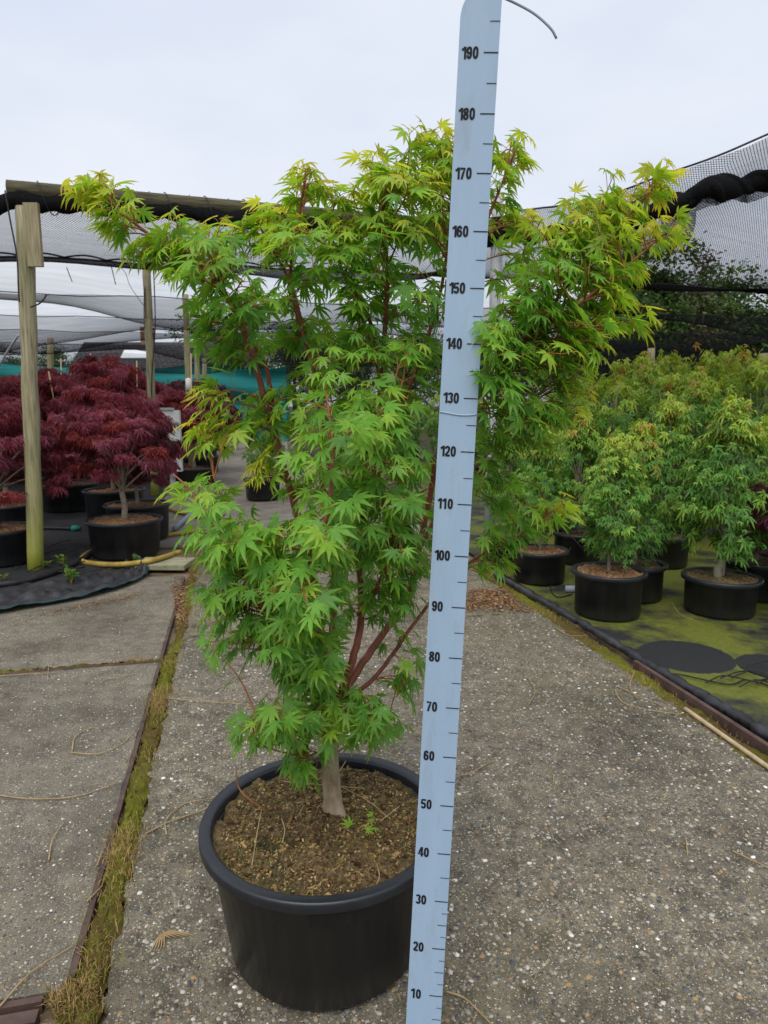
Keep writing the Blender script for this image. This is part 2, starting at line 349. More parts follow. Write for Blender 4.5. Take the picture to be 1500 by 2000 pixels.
def tube_thing(name, P, r, mat, label, cat, group=None, sides=8, n=None):
    P = np.asarray(P, float); base = P[0].copy()
    if n: P = spline(P, n)
    o = link(name, MB().tube(P - base, r, sides).me(name, mat)); o.location = tuple(base)
    return tag(o, label, cat, group)
def frames(d, n):
    """Rotation matrices whose columns are x, y (=d) and z (~n)."""
    d = d / (np.linalg.norm(d, axis=1)[:, None] + 1e-12); x = np.cross(d, n); x /= np.linalg.norm(x, axis=1)[:, None] + 1e-12
    return np.stack([x, d, np.cross(x, d)], 2)
def leaf_cloud(tmplV, tmplF, Ppos, R, S, shade, rgb):
    """tmplV (k,3); Ppos (N,3); R (N,3,3); S (N,); shade (k,3) multiplies rgb (N,3)."""
    N, k = len(Ppos), len(tmplV)
    V = np.einsum('nij,kj->nki', R, tmplV) * S[:, None, None] + Ppos[:, None]
    C = np.clip(rgb[:, None] * shade[None], 0, 1)
    F = (tmplF[None] + (np.arange(N) * k)[:, None, None]).reshape(-1, tmplF.shape[1])
    return V.reshape(-1, 3), F, C.reshape(-1, 3)

# ------------------------------------------------------------------ leaf shapes
def palm_leaf(droop, seed, angs=(-102, -64, -31, 0, 31, 64, 102), lens=(.42, .74, .94, 1, .94, .74, .42), w=.105, sin_r=.24):
    g = np.random.default_rng(seed); V = [(0, 0)]; T = [0.0]; E = [0]; Fc = []
    angs = [a + g.uniform(-5, 5) for a in angs]; lens = [l * g.uniform(.86, 1.08) for l in lens]; w = w * g.uniform(.82, 1.15); nL = len(angs)
    sinus = []
    def pol(a, r, off=0.0):
        a = math.radians(a); return (r * math.sin(a) + off * math.cos(a), r * math.cos(a) - off * math.sin(a))
    def addv(p, t, e): V.append(p); T.append(t); E.append(e); return len(V) - 1
    sinus.append(addv(pol(angs[0] - 40, .07), .1, 1))
    for i in range(nL - 1): sinus.append(addv(pol((angs[i] + angs[i + 1]) / 2, sin_r * min(lens[i], lens[i + 1]) * 1.15), .3, 1))
    sinus.append(addv(pol(angs[-1] + 40, .07), .1, 1))
    for i in range(nL):
        a, l = angs[i], lens[i]; ww = w * l * (1.15 if l < .6 else 1)
        m1 = addv(pol(a, .5 * l), .5, 0); tip = addv(pol(a, l), 1.0, 1)
        e1l = addv(pol(a, .46 * l, -ww), .5, 1); e1r = addv(pol(a, .46 * l, ww), .5, 1)
        e2l = addv(pol(a, .72 * l, -ww * .50), .75, 1); e2r = addv(pol(a, .72 * l, ww * .50), .75, 1)
        sl, sr = sinus[i], sinus[i + 1]
        Fc += [(0, m1, sl), (0, sr, m1), (sl, m1, e1l), (m1, sr, e1r), (e1l, m1, e2l), (m1, e1r, e2r), (e2l, m1, tip), (m1, e2r, tip)]
    V = np.array(V); T = np.array(T); E = np.array(E); r = np.hypot(V[:, 0], V[:, 1])
    # arch downward, keeping the length along the arc; raise the edges a little to crease the midribs
    ang = droop * r; rr = np.where(ang > 1e-3, np.sin(ang) / np.maximum(droop, 1e-3), r); z = -np.where(ang > 1e-3, (1 - np.cos(ang)) / np.maximum(droop, 1e-3), 0)
    sc = np.where(r > 1e-6, rr / np.maximum(r, 1e-6), 1)
    V3 = np.stack([V[:, 0] * sc, V[:, 1] * sc, z + E * .035], 1)
    return V3, np.array(Fc), T, E
def star_leaf(nl=5, w=.11, droop=.5):
    angs = np.linspace(-95, 95, nl); V = [(0, 0, 0)]; Fc = []; T = [0.]
    for a in angs:
        l = 1 - .5 * (abs(a) / 95) ** 1.5; s, c = math.sin(math.radians(a)), math.cos(math.radians(a)); b = len(V)
        for r, o in ((.45, -w), (1, 0), (.45, w)):
            V.append((r * l * s + o * c, r * l * c - o * s, -droop * .5 * (r * l) ** 2)); T.append(r if o == 0 else .4)
        Fc += [(0, b + 1, b), (0, b + 2, b + 1)]
    return np.array(V), np.array(Fc), np.array(T)

# ================================================================== THE SETTING
def sheet(name, poly, z, mat, kind='structure', thick=0.0):
    poly = np.asarray(poly, float); k = len(poly)
    if thick:
        V = np.vstack([np.c_[poly, np.full(k, z)], np.c_[poly, np.full(k, z - thick)]]); i = np.arange(k); j = (i + 1) % k
        me = mesh(name, V, [np.arange(k)[None], np.stack([i, i + k, j + k, j], 1)], mat, False)
    else: me = mesh(name, np.c_[poly, np.full(k, z)], [np.arange(k)[None]], mat, False)
    return tag(link(name, me), kind=kind)
def rect(x0, x1, y0, y1): return [(x0, y0), (x1, y0), (x1, y1), (x0, y1)]

JX = -0.36                                            # the joint along the aisle
KX = float(G(1250, 1288)[0])                          # the bed's edge on the other side
yb = float(G(150, 1158)[1])                           # where the left bed starts
y_tj = float(G(980, 1200)[1]); y_l1 = float(G(180, 1302)[1]); y_l0 = float(G(60, 1965)[1])
sheet('ground', rect(-400, 400, -60, 700), -.045, MAT['grassfield'])
sheet('earth_bed', rect(-14, 16, -3, 42), -.03, MAT['earth'])
sheet('aisle_path', rect(JX - .75, KX - .02, y_tj + 2.6, 40), -.004, MAT['path'], thick=.02)
def slab(x0, x1, y0, y1, mat, rough=.008, z=0.0):
    """Cast slab with a chipped, slightly wavering outline."""
    pts = []
    for (ax, ay), (bx, by) in zip(rect(x0, x1, y0, y1), np.roll(rect(x0, x1, y0, y1), -1, 0)):
        n = max(2, int(math.hypot(bx - ax, by - ay) / .035))
        for i in range(n): t = i / n; pts.append((ax + (bx - ax) * t + RNG.normal() * rough, ay + (by - ay) * t + RNG.normal() * rough))
    return sheet('concrete_slab', pts, z, mat, thick=.09)
main_slab = slab(JX + .040, KX - .16, -1.2, y_tj, MAT['conc'], .009)
back_slab = slab(JX + .040, KX - .16, y_tj + .025, y_tj + 2.6, MAT['conc'], .008, -.006)
left_slab = slab(-5.5, JX - .05, y_l0 + .03, y_l1 - .012, MAT['conc2'], .0014)
left_slab2 = slab(-5.5, JX - .05, y_l1 + .02, yb + .35, MAT['conc2'], .0014)
left_slab3 = slab(-5.5, JX - .05, -1.2, y_l0 - .05, MAT['conc2'], .003)
# steel angle edging along the joints
def strip(x0, x1, y0, y1):
    o = link('steel_edging', MB().box(((x0 + x1) / 2, (y0 + y1) / 2, -.0235), (x1 - x0, y1 - y0, .05)).me('steel_edging', MAT['steel'], False)); return o
tag(strip(JX - .0495, JX - .034, y_l0 + .06, yb + .3), 'long rusty steel edge strip running along the mossy slab joint', 'edging')
tag(strip(-5.4, JX - .055, y_l1 - .010, y_l1 + .012), 'thin rusty steel strip across the fine concrete between two slabs', 'edging')
tag(strip(-5.4, JX - .09, y_l0 - .045, y_l0 - .012), 'wide rusty steel strip beside tufts of dry grass', 'edging')
tag(strip(-5.4, JX - .09, y_l0 + .006, y_l0 + .022), 'second rusty steel strip close beside the wide one', 'edging')

p1 = G(1340, 1284); p2 = G(1512, 1306)
sheet('fabric_bed', rect(KX, 16, -1, 34), .008, fabric_mat('mossy_ground_fabric', True, [(p1[0], p1[1], .245), (p2[0], p2[1], .19)]))
sheet('fabric_bed', [(-14, yb + .32), (JX - .62, yb + .34), (JX - .62, 34), (-14, 34)], .006, fabric_mat('black_ground_fabric', False, []))

# ------------------------------------------------------------------ pots and trees of the beds
def pot_meshes(R, h, r, lab):
    prof = [(r * .05, .004), (r - .012, .004), (r, .02), (R - .024, h - .035), (R - .02, h - .03)]
    inner = [(R - .022, h - .006), (R - .032, h - .03), (R - .040, h - .075)]
    body = MB().lathe(prof + inner[1:], 56)
    rim = MB().lathe([(R - .022, h - .027), (R - .003, h - .026), (R, h - .023), (R, h - .005), (R - .002, h - .001), (R - .005, h), (R - .023, h - .001), (R - .028, h - .004), (R - .030, h - .012), (R - .029, h - .05)], 72)
    return body, rim
def make_pot(center, R, h, r, soil='mulch', label=None, group=None, soil_drop=.035, seed=0, chips=0, patch=None):
    root = empty('plant_pot', center, 0, label, 'plant pot', group); g = np.random.default_rng(seed)
    body, rim = pot_meshes(R, h, r, patch)
    link('pot_body', body.me('pot_body', MAT['pot']), root); rm = rim.me('rim', MAT['rim']); rm.set_sharp_from_angle(angle=.9); link('rim', rm, root)
    # soil: a lumpy disc
    nr, ns = 14, 40; V = [(0, 0, h - soil_drop + .01)]
    ph = g.uniform(0, 6.28, 6)
    big = chips > 3000
    def soil_z(x, y):
        z = h - soil_drop + .010 * math.sin(x * 21 + ph[0]) * math.cos(y * 17 + ph[1]) + .006 * math.sin(x * 53 + y * 41 + ph[2]) + .012 * (1 - (x * x + y * y) / R / R)
        if big: z -= .034 * math.exp(-(((x + .065) / .05) ** 2 + ((y + .045) / .035) ** 2)) - .006 * math.sin(x * 70) * math.cos(y * 83 + 1) - .004 * math.sin(x * 131 + 2) * math.cos(y * 117)
        return z
    if big: nr, ns = 44, 130
    for i in range(1, nr + 1):
        for j in range(ns):
            rr = (R - .0285) * i / nr; a = 2 * np.pi * j / ns; x, y = rr * math.cos(a), rr * math.sin(a)
            zz = soil_z(x, y) + g.normal() * .003
            V.append((x, y, zz))
    tri = [(0, 1 + j, 1 + (j + 1) % ns) for j in range(ns)]
    q = [(1 + (i - 1) * ns + j, 1 + i * ns + j, 1 + i * ns + (j + 1) % ns, 1 + (i - 1) * ns + (j + 1) % ns) for i in range(1, nr) for j in range(ns)]
    so = link('soil', mesh('soil', V, [tri, q], MAT[soil]), root)
    if chips:
        b = MB(); pal = np.array([(.34, .21, .10), (.20, .12, .055), (.48, .34, .18), (.08, .045, .025), (.32, .23, .07), (.24, .22, .05), (.15, .085, .04)])
        for _ in range(chips):
            a = g.uniform(0, 6.28); rr = (R - .05) * math.sqrt(g.uniform()); bg_ = g.uniform() < .08; s = g.uniform(.0014, .0042) * (2.3 if bg_ else 1)
            ax = g.normal(size=3); ax[2] *= .35; ax /= np.linalg.norm(ax); o2 = np.cross(ax, (0, 0, 1.0)); o2 /= np.linalg.norm(o2) + 1e-9; R3 = np.stack([ax, o2, np.cross(ax, o2)], 1)
            b.box((rr * math.cos(a), rr * math.sin(a), soil_z(rr * math.cos(a), rr * math.sin(a)) + g.uniform(.0, .004)), (s * g.uniform(.9, 2.6), s * g.uniform(.6, 1.2), s * g.uniform(.25, .7)), R3, pal[(0, 1, 3, 6)[g.integers(4)] if bg_ else g.integers(len(pal))] * g.uniform(.5, 1.15))
        if chips > 3000:     # fibrous moss and peat between the chips
            fp = np.array([(.33, .25, .06), (.20, .20, .035), (.40, .29, .12), (.13, .08, .035), (.44, .36, .16), (.12, .15, .03)])
            for _ in range(7000):
                a = g.uniform(0, 6.28); rr = (R - .04) * math.sqrt(g.uniform()); x, y = rr * math.cos(a), rr * math.sin(a); z = soil_z(x, y); an = g.uniform(0, 6.28); ll = g.uniform(.003, .011); wd = .0006
                dx, dy = math.cos(an), math.sin(an); ti = fp[int((math.sin(x * 19 + 1) * math.cos(y * 23) + 1) * 1.5 + g.uniform(0, 3)) % 6] * g.uniform(.5, 1.3)
                b.add([(x - dy * wd, y + dx * wd, z), (x + dy * wd, y - dx * wd, z), (x + dx * ll, y + dy * ll, z + g.uniform(.0, .007))], [[[0, 1, 2]]], ti)
        tag(link('bark_chips', b.me('bark_chips', MAT['chips'], False), so), kind='stuff')
    return root

def bg_tree_proto(kind, seed):
    """Unit tree: returns (trunk mesh, crown mesh). Height 1, crown about 1 wide."""
    g = np.random.default_rng(seed); tb = MB(); cl = []
    red = kind in ('red', 'purple'); tall = kind == 'tall'
    if red:
        top = .42; tb.tube(spline([(0, 0, 0), (.012, .01, .12), (-.008, 0, .25), (.01, 0, top)], 10), np.linspace(.028, .02, 10), 8)
        for _ in range(84):
            a = g.uniform(0, 6.28); rr = math.sqrt(g.uniform()) * .5; zt = .36 + .62 * math.sqrt(max(0, 1 - (rr / .54) ** 2))
            z = zt - abs(g.normal()) * .10 if g.uniform() < .6 else g.uniform(.26 + .15 * (1 - rr * 2), zt)
            cl.append((rr * math.cos(a), rr * math.sin(a), z))
    elif kind == 'young':
        top = .25; tb.tube(spline([(0, 0, 0), (.01, .0, .1), (-.01, .01, .25), (.02, 0, .5), (0, .02, .8)], 12), np.linspace(.024, .006, 12), 8)
        for _ in range(88):
            z = g.uniform(.17, 1.0) if g.uniform() < .85 else g.uniform(.75, 1.04); a = g.uniform(0, 6.28)
            wr = .44 * (1 - max(0, (z - .45) / .62) ** 1.6) * min(1, (z - .05) / .28); rr = wr * math.sqrt(g.uniform(.12, 1))
            cl.append((rr * math.cos(a), rr * math.sin(a), z))
    else:
        top = .2
        for k in range(5):
            a = k * 1.26 + g.uniform(0, .5); e = (.34 * math.cos(a), .34 * math.sin(a), g.uniform(.75, .98)); tb.tube(spline([(0, 0, 0), (.03 * math.cos(a), .03 * math.sin(a), .15), (.18 * math.cos(a), .18 * math.sin(a), .5), e], 10), np.linspace(.018, .004, 10), 6)
        for _ in range(105):
            z = g.uniform(.14, 1.0); a = g.uniform(0, 6.28); wr = .5 * min(1, .35 + z) * (1 - max(0, (z - .8) / .3)); rr = wr * math.sqrt(g.uniform(.1, 1)); cl.append((rr * math.cos(a), rr * math.sin(a), z))
    cl = np.array(cl)
    for i in g.choice(len(cl), 16, replace=False):
        c = cl[i]; s0 = np.array([0, 0, g.uniform(.5, 1) * top if red else max(.1, c[2] * .55)]); tb.tube(spline([s0, s0 * .45 + c * .55 + (0, 0, .04), c], 6), np.linspace(.010, .003, 6), 5)
    # leaves
    nper = 34 if red else (13 if kind == 'young' else 14); n = len(cl) * nper
    cc = np.repeat(cl, nper, 0); outw = cc * (1, 1, 0); outw /= np.linalg.norm(outw, axis=1)[:, None] + .05
    off = g.normal(size=(n, 3)) * ((.047, .047, .015) if red else ((.05, .05, .032) if tall else (.05, .05, .035)))
    Pp = cc + off; Pp[:, 2] = np.maximum(Pp[:, 2], .03)
    d = outw * .7 + g.normal(size=(n, 3)) * .55; d[:, 2] = -np.abs(g.normal(size=n)) * (.35 if red else .25) - (.25 if red else .05)
    nn = np.array([0, 0, 1.0]) + outw * .5 + g.normal(size=(n, 3)) * .3
    Rm = frames(d, nn)
    if red:
        tv, tf, tt = star_leaf(7, .05, .8); S = g.uniform(.06, .095, n)
        base = np.array([(.14, .020, .032), (.20, .034, .052), (.075, .014, .022), (.29, .075, .115), (.23, .032, .03)]) if kind == 'red' else np.array([(.08, .022, .035), (.11, .028, .048), (.06, .02, .03), (.15, .05, .08), (.09, .02, .025)])
        ci = g.integers(0, 5, len(cl)); rgb = base[np.repeat(ci, nper)] * g.uniform(.7, 1.3, (n, 1))
        topb = np.clip((Pp[:, 2:] - .75) / .2, 0, 1); rgb = rgb * (1 - topb * .35) + topb * .35 * (np.array([.28, .03, .042]) if kind == 'red' else np.array([.10, .025, .03]))   # fresh growth at the top is brighter red
        shade = np.ones((len(tv), 3)) * (.85 + .3 * tt[:, None])
    else:
        tv, tf, tt = star_leaf(5, .12, .6); S = g.uniform(.055, .095, n) * (1.15 if kind == 'young' else .95)
        pal = np.array([(.065, .19, .035), (.09, .25, .042), (.12, .28, .045), (.075, .18, .045), (.16, .31, .045)]); ci = g.integers(0, 5, len(cl)); rgb = pal[np.repeat(ci, nper)] * g.uniform(.75, 1.25, (n, 1)) * (1.25 if tall else 1.1)
        yb_ = np.clip((Pp[:, 2] - (.74 if tall else .78)) / .25 + g.normal(size=n) * .3, 0, 1)[:, None] * .85    # young growth: yellow to orange
        yc = np.where(g.uniform(size=(n, 1)) < .10, np.array([[.48, .28, .08]]), np.array([[.34, .48, .055]])); rgb = rgb * (1 - yb_) + yc * yb_
        shade = np.ones((len(tv), 3)); shade[tt > .9] = (1.5, 1.05, .8)
    V, F, C = leaf_cloud(tv, tf, Pp, Rm, S, shade, rgb)
    mat = MAT['redleaf'] if red else MAT['leaf_bg']
    return tb.me('trunk', MAT['bgbark']), mesh('crown', V, [F], mat, False, C), cl
PROTO = {k: [bg_tree_proto(k, s + 11 * i) for i in range(n)] for k, s, n in (('red', 100, 3), ('purple', 200, 1), ('young', 300, 3), ('tall', 400, 3))}
BGLEAF = []
for i_, dr_ in enumerate((.3, .6, .9, .5)):
    tv_, tf_, tT_, tE_ = palm_leaf(dr_, 700 + i_, (-85, -45, 0, 45, 85), (.55, .9, 1, .9, .55), .12, .26); BGLEAF.append([mesh('leaf', tv_, [tf_], MAT['leaf_bg'], True, np.clip(np.array(c_)[None] * np.where((tT_ > .95)[:, None], np.array([[1.5, 1.05, .8]]), 1.0), 0, 1)) for c_ in ((.10, .27, .045), (.17, .37, .05), (.34, .48, .06))])
cnt = {k: 0 for k in PROTO}
def bg_tree(kind, loc, height, width, label, group, rz=None, variant=None, single=0):
    v = cnt[kind] % len(PROTO[kind]) if variant is None else variant; cnt[kind] += 1
    root = empty('maple_tree', loc, random.uniform(0, 6.28) if rz is None else rz, label, 'tree', group); 
    t, c, cl = PROTO[kind][v]; sc = np.array([width, width, height])
    for o in (link('trunk', t, root), tag(link('crown', c, root), kind='stuff')): o.scale = tuple(sc)
    if single:       # the leaves on the open side that can be told apart
        g = np.random.default_rng(single + int(abs(loc[0]) * 100)); ra = root.rotation_euler[2]; cs, sn = math.cos(-ra), math.sin(-ra); to_cam = np.array([-(cs * FWD[0] - sn * FWD[1]), -(sn * FWD[0] + cs * FWD[1]), 0])
        ok = np.where(cl @ to_cam > -.02)[0]
        for _ in range(single):
            c0 = cl[g.choice(ok)]; p = c0 * sc + g.normal(size=3) * (.04, .04, .03) * width * 1.6 + to_cam * .03; o_ = c0 * (1, 1, 0); o_ = o_ / (np.linalg.norm(o_) + .05)
            d = o_ * .7 + to_cam * .35 + g.normal(size=3) * .45; d[2] = -abs(g.normal()) * .35 - .1; nn = UP * .9 + o_ * .4 + to_cam * .35 + g.normal(size=3) * .3
            tn = int(np.clip(round((c0[2] - .55) * 4 + g.normal() * .7 + .6), 0, 2)); lf = link('leaf', BGLEAF[int(g.integers(4))][tn], root)
            lf.matrix_local = Matrix.Translation(Vector(p)) @ Matrix(frames(d[None], nn[None])[0].tolist()).to_4x4() @ Matrix.Scale(float(g.uniform(.026, .040)), 4)
    return root
def potted(px, base_y, rim_w, rim_y, kind, top_y, crown_w, soil, plabel, tlabel, pg=None, tg=None, chips=0, taper=.87, rz=None, variant=None, sd=None, single=0):
    sd = (.019 if chips else .03) if sd is None else sd
    """Sizes in photo pixels, distance from where the pot's foot meets the ground."""
    f = G(px, base_y); d0 = depth_of(f); R = rim_w / 2 / F_PX * d0 * 1.02; r = R * taper
    dirv = f.copy(); dirv[2] = 0; dirv /= np.linalg.norm(dirv); c = f + dirv * r; dc = depth_of(c)
    h = float(np.clip(D(px, rim_y, dc)[2], .2, .5)); R = rim_w / 2 / F_PX * dc; r = R * taper; c = np.array([c[0], c[1], .008])
    make_pot(c, R, h, r, soil, plabel, pg, sd, int(px) + 500, chips)
    tb = np.array([c[0], c[1], c[2] + h - sd]); ht = D(px, top_y, dc)[2] - tb[2]; w = crown_w / F_PX * dc * (1.0 if kind in ('red', 'purple') else .84)
    bg_tree(kind, tb, ht, w, tlabel, tg, rz, variant, single); return c, R, h

# left bed: red laceleaf maples
c_front, _, _ = potted(248, 1097, 146, 1014, 'red', 768, 226, 'mulch', 'wide black pot with chipped bark beside the curled yellow hose', 'dome of dark red maple on pale slim trunk beside the curled yellow hose', chips=260, variant=0, rz=.4)
potted(2, 1112, 150, 1032, 'red', 775, 250, 'mulch', 'black pot with chipped bark next to the mossy wooden post', 'red maple on a grey trunk next to the mossy wooden post', chips=260, variant=1)
potted(273, 1062, 128, 984, 'red', 850, 140, 'mulch', 'black pot with a thin stake directly behind the bark filled pot', 'red maple on thin stems directly behind the big red dome')
potted(228, 1036, 118, 956, 'red', 735, 200, 'mulch', 'black pot between the staked pot and the caned pot', 'dark red maple between the dome shaped maple and the leaning cane', variant=2)
potted(137, 1003, 112, 944, 'red', 730, 190, 'mulch', 'black pot with the leaning bamboo cane', 'dark red maple beside the leaning bamboo cane', variant=1)
potted(20, 1030, 110, 985, 'red', 740, 200, 'mulch', 'black pot half hidden behind the mossy wooden post', 'red maple rising behind the mossy wooden post')
potted(382, 950, 84, 914, 'red', 760, 150, 'mulch', 'black pot at the foot of the post with a white tag', 'dark red maple at the post with a white tag', variant=0)
potted(392, 925, 76, 892, 'purple', 735, 150, 'mulch', 'black pot behind the post with a white tag', 'purple red maple behind the post with a white tag')
g_far = 'rows of red maples under the shade net'
for (px, by, rw, ry, ty, cw) in ((95, 965, 86, 915, 715, 150), (215, 945, 80, 905, 690, 170), (290, 940, 74, 905, 705, 150), (40, 945, 80, 908, 700, 150), (150, 935, 74, 900, 700, 130), (-30, 960, 80, 920, 690, 160),
                             (255, 915, 60, 886, 690, 130), (180, 908, 58, 882, 712, 110), (110, 912, 60, 884, 690, 110), (330, 915, 60, 886, 715, 110), (20, 915, 60, 886, 705, 120), (400, 893, 52, 868, 735, 95), (345, 888, 48, 866, 712, 95), (290, 880, 46, 860, 712, 90), (230, 880, 46, 860, 700, 90), (160, 880, 46, 860, 705, 90), (90, 880, 46, 860, 705, 90), (425, 880, 44, 860, 745, 80), (30, 880, 46, 860, 705, 90)):
    potted(px, by, rw, ry, 'purple' if px in (150, 330, 400, 425) else 'red', ty + (0 if px in (215, 95) else 26), cw, 'mulch', 'black nursery pot in the rows of red maples under the net', ('purple leaved maple in the rows deep under the shade net' if px in (150, 330, 400, 425) else 'red maple in the rows deep under the shade net'), 'pots of the red maple rows', g_far)
# right bed: green maples
potted(1184, 1219, 146, 1115, 'young', 868, 190, 'mulch', 'black pot with bark chips nearest the clean dark disc on the moss', 'bushy bright green maple with yellowish top in the speckled pot', chips=420, variant=0, single=220)
potted(1402, 1214, 150, 1126, 'young', 800, 235, 'soil', 'black pot holding a pale cut stump', 'dense dark green maple growing beside a pale cut stump', chips=220, variant=1, single=240)
potted(1052, 1148, 114, 1074, 'young', 845, 150, 'mulch', 'black pot with bark chips at the bed corner by the black edging hose', 'light green feathery maple at the bed corner by the edging hose', chips=240, variant=2, single=120)
potted(1236, 1183, 122, 1100, 'young', 840, 200, 'soil', 'black pot tucked behind the speckled pot', 'green maple tucked behind the bushy bright green one', variant=1)
potted(1470, 1180, 140, 1092, 'young', 830, 190, 'soil', 'black pot tucked behind the stump pot', 'green maple tucked behind the one with the stump', variant=2)
potted(1125, 1108, 100, 1040, 'young', 820, 170, 'soil', 'black pot between the corner pot and the speckled pot', 'green maple between the corner maple and the bushy bright one', variant=1)
potted(1290, 1115, 110, 1045, 'young', 800, 190, 'soil', 'black pot standing behind the gap between bushy maple and stump', 'green maple behind the gap between bushy maple and stump', variant=0)
potted(990, 1105, 96, 1040, 'young', 850, 120, 'mulch', 'black pot half hidden behind the corner pot', 'light green maple half hidden behind the corner maple', variant=2)
potted(1610, 1215, 150, 1130, 'purple', 905, 330, 'soil', 'black pot of the purple maple beside the stump pot', 'purple maple whose dark leaves reach towards the stump')
gt, gp = 'tall green maples at the back of the mossy bed', 'pots of the tall green maples'
for (px, by, rw, ry, ty, cw) in ((1060, 1040, 80, 990, 800, 150), (1180, 1050, 84, 998, 745, 210), (1330, 1060, 88, 1002, 735, 230), (1460, 1075, 92, 1010, 720, 230), (1545, 1100, 92, 1040, 740, 200),
                             (1230, 1005, 70, 960, 705, 180), (1370, 1010, 72, 965, 700, 190), (1490, 1015, 74, 965, 700, 190), (1120, 1000, 66, 958, 745, 150), (1030, 990, 60, 955, 790, 120),
                             (1285, 970, 56, 935, 698, 150), (1420, 972, 56, 935, 690, 150), (1180, 965, 54, 930, 740, 130), (1080, 955, 50, 925, 770, 110), (1000, 950, 48, 922, 800, 90), (930, 930, 44, 905, 780, 90), (860, 915, 40, 890, 775, 85), (800, 905, 38, 880, 770, 80), (740, 898, 36, 876, 770, 80), (690, 890, 34, 870, 775, 70)):
    potted(px, by, rw, ry, 'tall', ty, cw, 'soil', 'black pot in the back rows of green maples', 'tall green maple with yellow tips in the back rows', gp, gt)
potted(514, 980, 74, 935, 'young', 790, 110, 'soil', 'lone black pot standing on the aisle path', 'green maple in the lone pot on the aisle path', variant=2)

# canes
tube_thing('bamboo_cane', [D(134, 943, depth_of(G(137, 1003)) + .3), D(95, 725, depth_of(G(137, 1003)) + .25)], .009, MAT['cane'], 'leaning bamboo cane among the dark red maples', 'cane')
for px, y0, y1, by in ((122, 760, 700, 930), (180, 780, 690, 930), (376, 905, 690, 945), (228, 790, 700, 935), (270, 800, 705, 940)):
    q = G(px, by); tube_thing('bamboo_cane', [q, D(px - 3, y1, depth_of(q))], .009, MAT['cane'], 'upright cane supporting a red maple in the rows', 'cane', 'canes among the red maples')

# pale cut stump in the second green pot
q = G(1400, 1214); s0 = D(1403, 1122, depth_of(q) + .17)
tag(link('cut_stump', MB().tube(spline([(0, 0, -.03), (-.008, 0, .03), (.012, .0, .06), (.022, .01, .10)], 8), [.026, .025, .024, .024, .023, .022, .021, .012], 9).me('cut_stump', MAT['stone'])), 'pale cut stump standing in the soil of a black pot', 'stump').location = tuple(s0)

# ================================================================== SHADE HALL: posts, beam, nets
def post(px, base_y, top_z, dia, label, group=None, lean_px=None, plank=False):
    b = G(px, base_y); d = depth_of(b); root = empty('wooden_post', b, 0, label, 'post', group)
    top = np.array([0, 0, top_z]) if lean_px is None else D(lean_px[0], lean_px[1], d) - b
    top = top * ((top_z if lean_px is None else top[2]) / top[2]); n = 14; P = np.linspace((0, 0, -.05), top, n); g = np.random.default_rng(int(px)); P[1:-1, :2] += g.normal(size=(n - 2, 2)) * dia * .03
    link('shaft', MB().tube(P, dia / 2 * (1 + g.normal(size=n) * .03), 10).me('shaft', MAT['post']), root)
    if plank:
        a = rad(-YAW); R = np.array([[math.cos(a), -math.sin(a), 0], [math.sin(a), math.cos(a), 0], [0, 0, 1]])
        o = link('plank', MB().box(tuple(top * .925 + RIGHT * .085 - FWD * .045), (.105, .035, .44), R).me('plank', MAT['wood'], False), root)
    return b, d
P1, d1 = post(70, 1112, 3.0, .118, 'nearest mossy wooden post carrying the roof beam with a plank nailed on', lean_px=(47, 405), plank=True)
P2, d2 = post(303, 968, 3.06, .11, 'grey wooden post wound with cables beside the white box', lean_px=(286, 505))
P3, d3 = post(374, 935, 3.0, .105, 'wooden post with a small white tag tied on', lean_px=(362, 575))
gpp = 'distant net posts'
for px, by, tz, lp in ((101, 905, 2.7, (98, 660)), (386, 893, 2.4, (385, 672)), (401, 880, 2.1, (399, 700)), (1274, 925, 2.6, (1272, 680)), (1496, 935, 2.7, (1492, 690)), (1012, 915, 2.9, (1008, 640))):
    post(px, by, tz, .13, 'distant wooden post standing among the %s' % ('red maples' if px < 700 else 'green maples'), gpp, lp)
# cables and wires of the posts
def wire(pts, r, label, group=None, n=24, mat='black', cat='wire'): return tube_thing('wire', pts, r, MAT[mat], label, cat, group, 5, n)
gw = 'loose wires hanging from the net frame'
wire([D(300, 520, d2 - .07), D(303, 640, d2 - .07), D(296, 760, d2 - .07), D(303, 900, d2 - .07)], .008, 'black cable running down the grey post', gw)
wire([D(283, 620, d2 - .07), D(283, 560, d2 - .07), D(281, 600, d2 - .07), D(282, 640, d2 - .07)], .005, 'black cable running down the grey post', gw)
wire([D(10, 372, d1 - .1), D(20, 430, d1 - .1), D(33, 500, d1 - .1), D(36, 560, d1 - .1), D(38, 590, d1 - .08)], .006, 'thin black cord dangling from the beam end at the mossy post')
wire([D(60, 600, d1 - .05), D(78, 592, d1 - .1), D(92, 575, d1 - .1)], .006, 'short wire end sticking out of the mossy post')
wire([D(-20, 745, d1 + .4), D(12, 690, d1 + .3), D(36, 655, d1 + .05)], .008, 'steel guy wire tied to the mossy post', mat='galv')
wire([D(130, 522, d2 - .05), D(135, 535, d2 - .05), D(141, 550, d2 - .05)], .006, 'short wire tail hanging off the scalloped net edge', gw, 6)
wire([D(216, 515, d2 - .05), D(221, 535, d2 - .05), D(226, 556, d2 - .05)], .006, 'short wire tail hanging off the scalloped net edge', gw, 6)
wire([D(220, 513, d2 - .05), D(243, 530, d2 - .05), D(255, 560, d2 - .05), D(280, 596, d2 - .05)], .004, 'looping thin wire between net edge and grey post')
